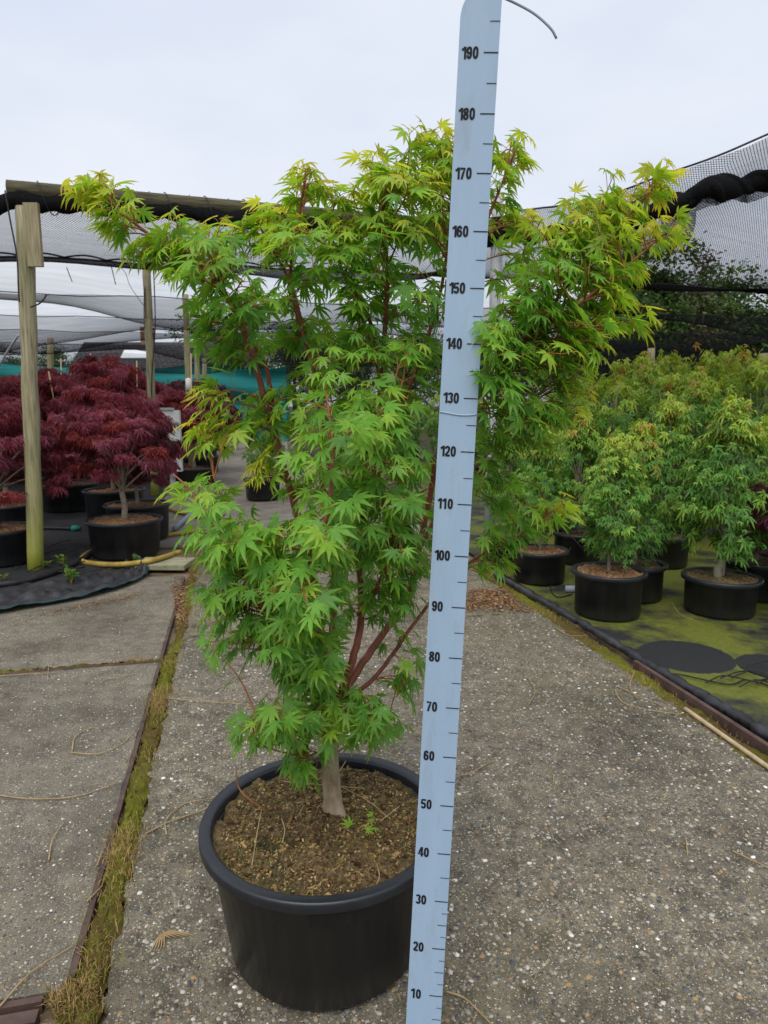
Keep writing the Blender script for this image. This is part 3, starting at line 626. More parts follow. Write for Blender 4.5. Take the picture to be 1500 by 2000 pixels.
# white tag on the third post, white box by the second
tag(link('tag', MB().tube(np.array([(0, 0, -.11), (0, 0, -.09), (0, 0, .09), (0, 0, .11)]), [.02, .05, .05, .02], 10).me('tag', MAT['white'])), 'small white tag tied to a wooden post', 'tag').location = tuple(D(368, 751, d3 - .08))
bx = D(331, 825, d2 - .14); root = empty('white_box', (bx[0], bx[1], .35), rad(-YAW), 'white rectangular box standing behind the grey post', 'box')
link('panel', MB().box((0, 0, .44), (.30, .07, .85)).me('panel', MAT['white'], False), root); link('lid', MB().box((-.03, -.01, .885), (.2, .1, .03)).me('lid', MAT['galv'], False), root); link('leg', MB().box((0, .02, -.18), (.06, .05, .34)).me('leg', MAT['galv'], False), root)

# roof beam across the aisle with the bundled net under it, from the mossy post to the steel pole
zb = 3.05
Bl = D(15, 368, d1 - .02); Bm = D(655, 412, depth_of(Bl) + .62); GP = G(955, 1062); dg = depth_of(GP)
Br = D(965, 450, dg)
bz = float(np.mean([Bl[2], Br[2]]))
root = empty('roof_beam', Bl, 0, 'long round wooden beam wrapped in black net across the aisle', 'beam')
pts = np.linspace(Bl, Br, 40) - Bl
MAT['beam'] = simple('dark_beam_wood', (.035, .032, .018), (.13, .115, .065), 14, .9, .5, True, (.4, 5, 5))
link('beam_log', MB().tube(pts, .06, 12).me('beam_log', MAT['beam']), root)
g = np.random.default_rng(3); sw = pts.copy(); sw[:, 2] -= .075 + .012 * np.sin(np.arange(40) * .9) + g.normal(size=40) * .006
ext = np.vstack([sw[0] - (sw[1] - sw[0]) * 4 - (0, 0, .22), sw[0] - (sw[1] - sw[0]) * 2 - (0, 0, .08), sw])
ext = spline(ext, 90)
link('net_bundle', MB().tube(ext, .066 + .010 * np.sin(np.arange(90) * 1.1) + g.normal(size=90) * .005, 12).me('net_bundle', MAT['netroll']), root)
for t in np.linspace(.06, .94, 12):
    c = pts[int(t * 39)]; th = np.linspace(0, 2 * np.pi, 20); dv = (pts[1] - pts[0]) / np.linalg.norm(pts[1] - pts[0])
    ring = c[None] + np.cos(th)[:, None] * UP * .112 + (0, 0, -.046) + np.sin(th)[:, None] * np.cross(dv, UP) * .10 + th[:, None] * dv * .03
    link('tie_cord', MB().tube(ring, .004, 4).me('tie_cord', MAT['black']), root)
# steel pole
root = empty('steel_pole', GP, 0, 'round galvanised steel pole partly hidden by the measuring lath', 'pole')
tz = D(968, 385, dg)[2]; link('tube', MB().tube(np.array([(0, 0, -.02), (.0, 0, 1.0), (0, 0, tz - .2), (0, 0, tz)]), .05, 14).me('tube', MAT['galv']), root)
link('bracket', MB().box((0, -.03, bz - .02), (.14, .16, .16)).me('bracket', MAT['netroll'], False), root)
# bundle that swings out over the mossy bed and the edge cable of the net
e1 = D(1500, 262, 4.75); e0 = D(985, 415, dg - .05)
cable = spline([e0, D(1150, 392, dg - .45), D(1300, 340, dg - 1.0), D(1400, 305, dg - 1.4), e1, e1 + (e1 - D(1400, 305, dg - 1.4)) * 2.2], 60)
tag(link('edge_cable', MB().tube(cable - cable[0], .007, 6).me('edge_cable', MAT['black'])), 'taut black cable along the open edge of the roof net', 'cable').location = tuple(cable[0])
rl = spline([D(962, 452, dg - .02), D(1060, 462, dg - .25), D(1170, 445, dg - .5), D(1290, 412, dg - .9), D(1390, 370, dg - 1.3), D(1500, 356, 5.2), D(1640, 320, 4.8), D(1900, 250, 4.2)], 150)
n = len(rl); root = empty('twisted_net_bundle', rl[0], 0, 'thick twisted bundle of black net hanging over the mossy bed', 'net')
lump = .038 + .04 * np.abs(np.sin(np.arange(n) * .16)) ** .7 * np.clip(np.arange(n) / 45, .25, 1); rl2 = rl.copy(); rl2[:, 2] += .018 * np.sin(np.arange(n) * .32)
link('bundle', MB().tube(rl2 - rl[0], lump, 14).me('bundle', MAT['netroll']), root)
for k in range(2):   # spiralling strands
    th = np.arange(n) * .30 + k * 3.14; sp = rl2 - rl[0] + np.stack([np.cos(th) * 0, np.cos(th), np.sin(th)], 1) * (lump * .8)[:, None]
    link('strand', MB().tube(sp, .034, 8).me('strand', MAT['netroll']), root)
# torn net corner hanging from it
def grid_net(name, Pfun, nu, nv, mat, uvs=(1, 1), parent=None, origin=(0, 0, 0)):
    u = np.linspace(0, 1, nu); v = np.linspace(0, 1, nv); V = np.array([Pfun(a, b) for b in v for a in u]) - np.asarray(origin)
    UVc = V[:, :2].copy() if uvs is None else np.array([(a * uvs[0], b * uvs[1]) for b in v for a in u]); i = (np.arange(nv - 1)[:, None] * nu + np.arange(nu - 1)[None]).ravel()
    o = link(name, mesh(name, V, [np.stack([i, i + 1, i + nu + 1, i + nu], 1)], mat, True, None, UVc), parent); o.location = tuple(origin) if parent is None else (0, 0, 0); return o
MAT['net_torn'] = net_mat('torn_net', .5, cell=.03)
A, B, C_, D_ = D(1290, 420, dg - .95), D(1362, 405, dg - 1.1), D(1310, 488, dg - .9), D(1345, 470, dg - 1.0)
grid_net('net_corner', lambda a, b: (A * (1 - a) + B * a) * (1 - b) + (C_ * (1 - a) + D_ * a) * b + FWD * .05 * math.sin(a * 9 + b * 3), 10, 8, MAT['net_torn'], (.3, .35), root, rl[0])

for q, (i0_, i1_, dep_) in enumerate(((30, 62, .09), (58, 92, .07), (80, 120, .10), (112, 148, .08))):
    grid_net('net_fringe', lambda a, b: rl2[int(i0_ + (i1_ - i0_) * a)] - UP * (.03 + b * dep_ * (.4 + .6 * abs(math.sin(a * 7 + q * 2)))) + FWD * .03 * math.sin(a * 23 + q), 34, 5, MAT['net_torn'], (1.2, .15), root, rl[0])
# roof net bays, sagging between wires across the whole hall
yd = lambda X, Y0: Y0
wires_y = [6.55, 9.2, 11.9, 14.6, 17.4, 20.4, 23.6]
zw = [2.98, 3.04, 3.02, 3.0, 3.0, 2.95, 2.95]
g = np.random.default_rng(12)
lab = ['near bay of thin black shade net between beam and scalloped wire', 'second bay of black shade net behind the scalloped wire'] + ['%s bay of sagging black shade net counted from the beam' % w for w in ('third', 'fourth', 'fifth', 'sixth', 'seventh')]
for k in range(len(wires_y) - 1):
    y0, y1 = wires_y[k], wires_y[k + 1]; z0, z1 = zw[k], zw[k + 1]; ph = g.uniform(0, 6.28, 3)
    def bay(a, b, y0=y0, y1=y1, z0=z0, z1=z1, ph=ph, k=k):
        X = -17 + 30 * a; yy0 = y0
        if k == 0 and X > GP[0]:      # right of the steel pole the net reaches out to the edge cable
            ci = int(np.argmin(np.abs(cable[:, 0] - X))); yy0 = float(cable[ci, 1]); z0 = float(cable[ci, 2])
        s = (.24, .46, .55, .55, .5, .5, .5)[k] * (1 + .35 * math.sin(X * .55 + ph[0]) + .2 * math.sin(X * 1.3 + ph[1]))
        if k == 0 and X > GP[0]: s = min(.62, .12 + (X - GP[0]) * .17)
        Y = yy0 + (y1 - yy0) * b
        return np.array([X, Y, z0 + (z1 - z0) * b - s * math.sin(math.pi * b ** .8) + .02 * math.sin(X * 3 + ph[2])])
    o = grid_net('shade_net', bay, 110, 22, MAT['net_near'] if k == 0 else MAT['net'], None, None, (0, y0, 0))
    tag(o, lab[k], 'shade net', 'roof net bays')
    if k:
        X = np.linspace(-17, 13, 50); zz = np.array([bay((x + 17) / 30, 0)[2] for x in X]); w = np.stack([X, np.full(50, y0), zz], 1)
        tag(link('support_wire', MB().tube(w - w[0], .013 if k == 1 else .008, 6).me('support_wire', MAT['black'])), 'scalloped wire lacing the first two net bays together' if k == 1 else 'dark wire between two net bays deep in the hall', 'wire', 'net support wires').location = tuple(w[0])
        if k == 1:
            X = np.linspace(-9, 2, 500); s = np.stack([X, np.full(500, y0 - .01), np.interp(X, np.linspace(-17, 13, 50), zz) + .035 * np.abs(np.sin(X * 6.5)) + .01], 1)
            tag(link('lacing_cord', MB().tube(s - s[0], .011, 4).me('lacing_cord', MAT['black'])), 'wavy lacing cord on top of the scalloped wire', 'cord').location = tuple(s[0])
# dark side net at the back of the right bed, teal windbreak at the far left end
o = grid_net('windbreak_net', lambda a, b: np.array([1.2 + 13 * a, 15.5 - 1.2 * a, .0 + (2.7 + .12 * math.sin(a * 14)) * b]), 40, 8, MAT['net_dark'], (13, 2.7), None, (1.2, 15.5, 0)); tag(o, 'dark upright windbreak net behind the tall green maples', 'windbreak net')
def teal(a, b): X = -15 + 17 * a; return np.array([X, 24.5 + .12 * math.sin(b * 17 + a * 6), (2.75 - .22 * math.sin(a * 15) ** 2) * b])
o = grid_net('teal_windbreak', teal, 60, 24, MAT['teal'], (16, 2.5), None, (-15, 24.5, 0)); tag(o, 'teal green windbreak curtain closing the far end of the hall', 'curtain')

# ------------------------------------------------------------------ house and trees beyond
hd = 42.0; hb = D(300, 800, hd)
root = empty('house', (hb[0], hb[1], 0), rad(-YAW), 'distant house with dark tiled roof, bright skylight and chimney', 'house')
MAT['roof'] = simple('dark_roof_tiles', (.035, .035, .038), (.075, .072, .075), 3, .8); MAT['wall'] = simple('brick_wall', (.20, .11, .08), (.27, .16, .11), 8, .9); MAT['sky_glass'] = simple('skylight_glass', (.75, .78, .8), None, rough=.15)
link('wall', MB().box((0, 4, 1.4), (11, 7, 2.8)).me('wall', MAT['wall'], False), root)
rz_ = 5.4; V = [(-5.8, .2, 2.7), (5.8, .2, 2.7), (5.8, 4, rz_), (-5.8, 4, rz_), (-5.8, 7.8, 2.7), (5.8, 7.8, 2.7)]
roof = link('roof', mesh('roof', V, [[(0, 1, 2, 3), (3, 2, 5, 4)], [(0, 3, 4), (1, 5, 2)]], MAT['roof'], False), root)
tb = MB(); sl = math.atan2(rz_ - 2.7, 3.8); Rr = np.array([[1, 0, 0], [0, math.cos(sl), -math.sin(sl)], [0, math.sin(sl), math.cos(sl)]])
for i in range(13):
    for j in range(34):
        t = (i + .5) / 13; tb.box((-5.6 + (j + .5 * (i % 2)) * .335, .2 + 3.8 * t - .03, 2.7 + (rz_ - 2.7) * t + .03), (.30, .34, .05), Rr)
tag(link('tiles', tb.me('tiles', MAT['roof'], False), root), kind='stuff')
sk = link('skylight', MB().box((-1.9, 2.7, 2.7 + (rz_ - 2.7) * (2.5 / 3.8) + .08), (1.7, .95, .08), Rr).me('skylight', MAT['sky_glass'], False), root)
link('chimney', MB().box((-1.5, 4, 5.75), (.75, .6, 1.3)).me('chimney', MAT['wall'], False), roof); link('chimney', MB().box((3.5, 4, 5.6), (.75, .6, 1.0)).me('chimney', MAT['wall'], False), roof)

def big_tree_proto(seed, w, dens, pal, upright=1.0):
    g = np.random.default_rng(seed); tb = MB(); tb.tube(spline([(0, 0, 0), (.01, 0, .2), (-.01, .01, .45), (.01, 0, .85)], 12), np.linspace(.028, .006, 12), 8); cl = []
    for k in range(16):
        a = g.uniform(0, 6.28); z0 = g.uniform(.2, .7); rr = w * g.uniform(.5, 1) * (1 - max(0, z0 - .45)); e = np.array([rr * math.cos(a), rr * math.sin(a), z0 + g.uniform(.1, .3) * upright]); tb.tube(spline([(0, 0, z0), e * .5 + (0, 0, z0 * .5), e], 7), np.linspace(.012, .003, 7), 5)
        for _ in range(9): cl.append(e * g.uniform(.45, 1.05) + g.normal(size=3) * .05 + np.array([0, 0, z0 * .2]))
    for _ in range(30): cl.append(np.array([g.normal() * w * .3, g.normal() * w * .3, g.uniform(.6, 1.0)]))
    cl = np.array(cl); n = len(cl) * dens; cc = np.repeat(cl, dens, 0); P = cc + g.normal(size=(n, 3)) * (.035, .035, .028)
    d = g.normal(size=(n, 3)); nn = g.normal(size=(n, 3)) + (0, 0, 1.0); tv = np.array([(-.5, 0, 0), (0, -.9, 0), (.5, 0, 0), (0, .9, .1)]); tf = np.array([(0, 1, 2, 3)])
    rgb = pal[np.repeat(g.integers(0, len(pal), len(cl)), dens)] * g.uniform(.7, 1.3, (n, 1))
    V, F, C = leaf_cloud(tv, tf, P, frames(d, nn), g.uniform(.010, .019, n), np.ones((4, 3)), rgb)
    return tb.me('trunk', MAT['bark_far']), mesh('crown', V, [F], MAT['leaf_bg'], False, C)
green = np.array([(.08, .15, .045), (.11, .19, .055), (.07, .12, .04), (.14, .22, .06)]); brown = np.array([(.14, .08, .07), (.10, .07, .055), (.11, .11, .055)])
BT = [big_tree_proto(1, .30, 60, green), big_tree_proto(2, .36, 55, green), big_tree_proto(3, .22, 40, brown, 1.4), big_tree_proto(4, .16, 70, green, 1.5)]
glab = {0: 'broad green tree standing beyond the nets', 1: 'loose open crowned tree beyond the windbreak net', 2: 'thin brownish tree between green trees beyond the nets', 3: 'narrow dense green tree beyond the nets'}
for px, ty, dep, v in ((1262, 535, 26, 3), (1318, 565, 28, 2), (1425, 555, 29, 1), (1535, 570, 28, 0), (1375, 590, 32, 0), (1660, 550, 30, 1), (1200, 560, 28, 3), (1110, 610, 33, 0), (1000, 640, 36, 0), (900, 655, 40, 1), (800, 650, 42, 0), (690, 660, 44, 0), (575, 655, 46, 1), (470, 640, 48, 0), (130, 690, 60, 1), (40, 695, 60, 0), (-60, 690, 58, 0), (220, 700, 64, 0), (410, 650, 52, 1)):
    b = D(px, 800, dep); ht = D(px, ty, dep)[2]; root = empty('tree', (b[0], b[1], -.03), g.uniform(0, 6.28), glab[v], 'tree', 'trees beyond the nets'); root.scale = (ht * 1.25,) * 2 + (ht,)
    link('trunk', BT[v][0], root); tag(link('crown', BT[v][1], root), kind='stuff')

# ================================================================== GROUND CLUTTER
def gp(px, py, z=0.0): return G(px, py, z)
# folded edge of the black ground fabric on the left bed
fe = spline([gp(-60, 1212), gp(60, 1190), gp(160, 1172), gp(240, 1150), gp(283, 1130), gp(292, 1118)], 70); bk = spline([gp(-60, 1150), gp(60, 1142), gp(160, 1130), gp(225, 1108), gp(262, 1100), gp(288, 1105)], 70)
g = np.random.default_rng(5); nv = 22; V = []
wr = lambda i, j: .020 * math.sin(i * .22 + j * .5) + .016 * math.sin(i * .61 - j * .8) + .009 * math.sin(i * 1.3 + j * 1.1) + .05 * math.exp(-((i - 58) / 7) ** 2) * math.sin(j / (nv - 1) * 3.1) * (1 + .5 * math.sin(i * .9))
for j in range(nv):
    t = j / (nv - 1)
    for i in range(70):
        p = fe[i] * (1 - t) + bk[i] * t; V.append((p[0], p[1], .014 + max(-.006, wr(i, j) * (.35 if t < .05 or t > .95 else 1)) + .035 * math.exp(-((t - .06) / .07) ** 2)))
ii = (np.arange(nv - 1)[:, None] * 70 + np.arange(69)[None]).ravel(); V = np.array(V); o0 = V[0].copy()
MAT['fabric_fold'] = simple('crumpled_fabric', (.012, .012, .014), (.05, .05, .055), 9, .42, .4, False, spec=.5)
froot = tag(link('fabric_flap', mesh('fabric_flap', V - o0, [np.stack([ii, ii + 1, ii + 71, ii + 70], 1)], MAT['fabric_fold'])), 'crumpled black ground fabric flap folded at the bed edge', 'fabric'); froot.location = tuple(o0)
MAT['greenstitch'] = simple('green_stitching', (.0, .07, .06))
link('stitching', MB().tube(V[:70] - o0 + (0, 0, .003), .0032, 5).me('stitching', MAT['greenstitch']), froot)

hz = .022
tube_thing('yellow_hose', [gp(352, 1078, .06), gp(290, 1096, .062), gp(225, 1103, .04), gp(178, 1100, hz), gp(160, 1095, hz), gp(166, 1084, hz), gp(190, 1072, hz), gp(212, 1062, hz)], .021, MAT['yellow_hose'], 'dirty yellow hose curled in front of the red maple dome pot', 'hose', None, 10, 70)
tube_thing('yellow_hose', [gp(305, 1048, hz), gp(340, 1043, hz), gp(400, 1034, hz)], .02, MAT['yellow_hose'], 'short straight yellow hose beside the red dome pot', 'hose', None, 10, 12)
tube_thing('yellow_hose', [gp(325, 992, hz), gp(360, 1003, hz), gp(420, 1016, hz)], .02, MAT['yellow_hose'], 'yellow hose lying across the grey pipe', 'hose', None, 10, 12)
tube_thing('grey_pipe', [gp(341, 1032, .03), gp(395, 985, .03)], .028, MAT['grey_pipe'], 'short grey plastic pipe lying beside the aisle', 'pipe', None, 14)
tube_thing('black_hose', [gp(-40, 1146, .03), gp(40, 1136, .03), gp(110, 1116, .03), gp(160, 1092, .03), gp(195, 1068, .03), gp(240, 1050, .03)], .022, MAT['black'], 'thick black hose snaking behind the folded fabric', 'hose', None, 10, 50)
tube_thing('black_hose', [gp(82, 1030, .03), gp(110, 1031, .03), gp(140, 1032, .03)], .018, MAT['black'], 'short black hose with a teal end fitting', 'hose', None, 8, 14)
tag(link('hose_fitting', MB().tube(np.array([(0, 0, 0), (.02, 0, 0), (.05, 0, 0), (.09, 0, 0)]), [.02, .034, .03, .018], 10).me('hose_fitting', simple('teal_plastic', (.02, .18, .16)))), 'teal plastic fitting at the end of a black hose', 'fitting').location = tuple(gp(139, 1032, .035))
gd = 'thin black drip tubes on the fabric'
for k in range(14):
    g = np.random.default_rng(k + 40); cx, cy = (g.uniform(-20, 150), g.uniform(1075, 1125)) if k < 7 else ((g.uniform(60, 300), g.uniform(1040, 1075)) if k < 9 else (g.uniform(1440, 1520), g.uniform(1275, 1345)))
    pts = [gp(cx + dx + g.uniform(-8, 8), cy + dy, .02 + abs(g.normal()) * .02) for dx, dy in ((-60, 8), (-20, -6), (25, 4), (60, -3), (40, 10))]
    tube_thing('drip_tube', pts, .0035, MAT['black'], 'thin black drip tube looping over the black fabric' if k < 9 else 'thin black drip tube looping over the mossy fabric', 'tube', gd if k < 9 else 'drip tubes on the mossy bed', 5, 40)
tube_thing('drip_tube', [gp(1265, 1318, .02), gp(1320, 1316, .02), gp(1420, 1336, .02), gp(1460, 1328, .02), gp(1520, 1345, .02)], .004, MAT['black'], 'long thin drip tube crossing the bed below the clean disc', 'tube', None, 5, 40)
q = G(1060, 1140); tube_thing('drip_tube', [D(1062, 1062, depth_of(q) + .3), D(1095, 1035, depth_of(q) + .1), D(1140, 1075, depth_of(q)), gp(1160, 1120, .02)], .004, MAT['black'], 'thin black tube arching from the corner pot', 'tube', None, 5, 30)
tube_thing('drip_tube', [D(1115, 1070, depth_of(q) + .1), gp(1085, 1120, .05), gp(1075, 1150, .015), gp(1090, 1166, .015), gp(1118, 1160, .015)], .004, MAT['black'], 'thin black tube coiled on the moss at the corner pot', 'tube', None, 5, 30)
tag(link('pipe_plug', MB().tube(np.array([(0, 0, 0), (.05, -.02, 0), (.09, -.035, 0)]), [.024, .026, .02], 10).me('pipe_plug', MAT['grey_pipe'])), 'small grey pipe plug on the moss beside the speckled pot', 'plug').location = tuple(gp(1104, 1150, .032))
# stone slab under the curled hose
s = gp(312, 1112); root = link('stone_slab', MB().box((0, 0, .015), (.42, .30, .035)).me('stone_slab', MAT['stone'], False)); root.location = tuple(s + FWD * .12 + (0, 0, .004)); root.rotation_euler = (0, 0, -.25); tag(root, 'flat mossy stone slab under the yellow hose', 'slab')
# black edging hose and rotting board along the mossy bed
ed = spline([gp(968, 1122, .025), gp(1050, 1168, .025), gp(1150, 1226, .025), gp(1250, 1287, .025), gp(1380, 1364, .025), gp(1500, 1434, .025), gp(1750, 1590, .025)], 90)
g = np.random.default_rng(8); ed[:, :2] += g.normal(size=(90, 2)) * .004
tag(link('edging_hose', MB().tube(ed - ed[0], .024 + g.normal(size=90) * .003, 9).me('edging_hose', MAT['fabric_fold'])), 'rolled black fabric edge bordering the mossy bed', 'edging').location = tuple(ed[0])
a_, b_ = gp(1240, 1300), gp(1640, 1560); mid = (a_ + b_) / 2; an = math.atan2(b_[1] - a_[1], b_[0] - a_[0]); ln = np.linalg.norm(b_ - a_)
o = link('edging_board', MB().box((0, 0, .004), (ln, .022, .05)).me('edging_board', MAT['steel'], False)); o.location = (*mid[:2], 0); o.rotation_euler = (0, 0, an); tag(o, 'brown rotting board lying along the rolled fabric edge', 'board')
tube_thing('bamboo_cane', [gp(1338, 1384, .012), gp(1420, 1442, .012), gp(1560, 1540, .012)], .009, MAT['cane'], 'pale cane lying on the concrete beside the mossy bed', 'cane', None, 8, 16)

# dry stalks on the slabs
gs = 'dry stalks on the slabs'
ST = [([(140, 1470), (150, 1435), (195, 1415)], 0), ([(140, 1470), (190, 1472), (235, 1455), (265, 1425)], 0), ([(-10, 1552), (60, 1560), (150, 1555), (230, 1528)], 0), ([(95, 1680), (103, 1640), (125, 1605)], 0), ([(0, 1965), (60, 1900), (145, 1845)], 0),
      ([(312, 1362), (400, 1370), (500, 1377)], 0), ([(285, 1628), (330, 1605), (400, 1580), (420, 1560)], 0), ([(325, 1630), (325, 1600), (360, 1570), (410, 1560)], 0), ([(205, 1327), (240, 1322), (265, 1315)], 0), ([(95, 1300), (93, 1330)], 0), ([(0, 1320), (60, 1316), (110, 1314)], 0),
      ([(895, 1515), (920, 1510), (945, 1495), (965, 1485)], 0), ([(1033, 1325), (1045, 1350), (1030, 1380)], 0), ([(1085, 1225), (1110, 1240), (1150, 1242)], 0), ([(1200, 1345), (1215, 1370), (1260, 1385), (1330, 1395)], 0), ([(1240, 1310), (1230, 1340), (1245, 1365)], 0), ([(1205, 1340), (1250, 1360), (1320, 1388)], 0),
      ([(870, 1936), (905, 1948), (935, 1975), (960, 2000)], 0), ([(1430, 1662), (1470, 1680), (1510, 1700)], 0), ([(1340, 1640), (1343, 1670)], 0), ([(1310, 1175), (1330, 1200), (1375, 1218)], 0), ([(1080, 1512), (1082, 1530)], 0), ([(190, 1690), (200, 1660)], 0), ([(170, 1760), (200, 1730)], 0)]
SL = {0: 'short end of the looped dry stalk on the fine slab', 1: 'looped dry stalk on the fine concrete slab', 2: 'long straight dry stalk on the fine slab', 4: 'dry stalk pointing at the crossing of the steel strips', 5: 'dry stalk lying across the long mossy joint behind the pot', 6: 'brown stalk reaching from the mossy joint to the large pot', 7: 'pale curled stalk touching the rim side of the large pot', 14: 'curved pale stalk beside the rotting board', 17: 'dry stalk at the foot of the measuring lath'}
for si, (pts, _) in enumerate(ST):
    c = [gp(x, y, .006 + .004 * (i % 2)) for i, (x, y) in enumerate(pts)]
    tube_thing('dry_stalk', c, np.linspace(.0026, .0014, 18), MAT['straw'], SL.get(si, 'thin dry stalk lying on the concrete'), 'stalk', gs, 5, 18)
# folded strip of bark
q = gp(325, 1838, .0); root = empty('bark_strip', q, .3, 'bent splintered strip of dry bark on the concrete beside the large pot', 'bark')
for k in range(5): link('splinter', MB().tube(spline([(-.038 + .007 * k, -.014 - .002 * k, .003), (-.010 + .004 * k, .014 + .001 * k, .010), (.012 + .012 * k, -.002 - .006 * k, .004 + .0015 * k)], 10), [.0008, .0014, .002, .0022, .0024, .0024, .002, .0017, .0012, .0006], 5).me('splinter', MAT['straw']), root)

# pebbles proud of the aggregate
ICO = None
def ico():
    t = (1 + 5 ** .5) / 2; v = np.array([(-1, t, 0), (1, t, 0), (-1, -t, 0), (1, -t, 0), (0, -1, t), (0, 1, t), (0, -1, -t), (0, 1, -t), (t, 0, -1), (t, 0, 1), (-t, 0, -1), (-t, 0, 1)]); v /= np.linalg.norm(v[0])
    f = np.array([(0, 11, 5), (0, 5, 1), (0, 1, 7), (0, 7, 10), (0, 10, 11), (1, 5, 9), (5, 11, 4), (11, 10, 2), (10, 7, 6), (7, 1, 8), (3, 9, 4), (3, 4, 2), (3, 2, 6), (3, 6, 8), (3, 8, 9), (4, 9, 5), (2, 4, 11), (6, 2, 10), (8, 6, 7), (9, 8, 1)]); return v, f
IV, IF = ico()
PAL = np.array([(.08, .08, .08), (.13, .12, .10), (.20, .18, .145), (.27, .245, .20), (.36, .325, .26), (.16, .145, .125), (.11, .115, .12), (.34, .22, .11), (.26, .17, .10), (.50, .46, .40), (.72, .70, .66), (.42, .33, .20)]); PW = np.array([.13, .14, .15, .13, .12, .09, .07, .012, .022, .06, .035, .045])
def pebbles(parent, x0, x1, y0, y1, n, rmin, rmax, falloff, n_single, seed, z=0.0):
    g = np.random.default_rng(seed); P = []
    while len(P) < n:
        x, y = g.uniform(x0, x1), y0 + (y1 - y0) * g.uniform() ** falloff; u = pix(np.array([x, y, 0]))[0]
        if -60 < u[0] < 1560 and u[1] < 2060: P.append((x, y))
    P = np.array(P); r = rmin + (rmax - rmin) * g.uniform(size=n) ** 3.2
    R = frames(np.stack([np.cos(a := g.uniform(0, 6.28, n)), np.sin(a), np.zeros(n)], 1), np.tile(UP, (n, 1)))
    rgb = PAL[g.choice(len(PAL), n, p=PW / PW.sum())] * g.uniform(.8, 1.2, (n, 1)); sc3 = np.stack([g.uniform(.6, .9, n), np.ones(n), g.uniform(.35, .5, n)], 1)
    Pz = np.c_[P, z - r * .10]; key = r / np.hypot(P[:, 0], P[:, 1]); order = np.argsort(-key); big, rest = order[:n_single], order[n_single:]
    jit = 1 + g.normal(size=(12, 1)) * .08
    V = np.einsum('nij,nkj->nki', R[rest], IV[None] * jit * sc3[rest][:, None]) * r[rest][:, None, None] + Pz[rest][:, None]
    F = (IF[None] + (np.arange(len(rest)) * 12)[:, None, None]).reshape(-1, 3)
    tag(link('aggregate', mesh('aggregate', V.reshape(-1, 3), [F], MAT['pebble'], True, np.repeat(rgb[rest], 12, 0)), parent), kind='stuff')
    pm = {}
    for i in big:
        c = int(g.integers(len(PAL))) if r[i] < rmax * .6 else int(g.choice([0, 1, 2, 3, 5, 6, 7, 8, 9, 4, 3, 2])); v = int(g.integers(3))
        if (c, v) not in pm: pm[(c, v)] = mesh('pebble', IV * (1 + g.normal(size=(12, 1)) * .08) * (.75, 1, .42), [IF], MAT['pebble'], True, np.tile(PAL[c], (12, 1)))
        o = link('pebble', pm[(c, v)], parent); o.location = tuple(Pz[i]); o.scale = (r[i],) * 3; o.rotation_euler = (0, 0, g.uniform(0, 6.28))
pebbles(main_slab, JX + .07, KX - .17, .75, y_tj - .03, 26000, .0020, .0100, 1.5, 300, 21)
pebbles(left_slab, -1.6, JX - .06, y_l0 + .05, y_l1 - .03, 6500, .0018, .006, 1.4, 120, 22)
pebbles(left_slab2, -3.2, JX - .06, y_l1 + .03, yb, 2500, .002, .006, 1.2, 0, 23)

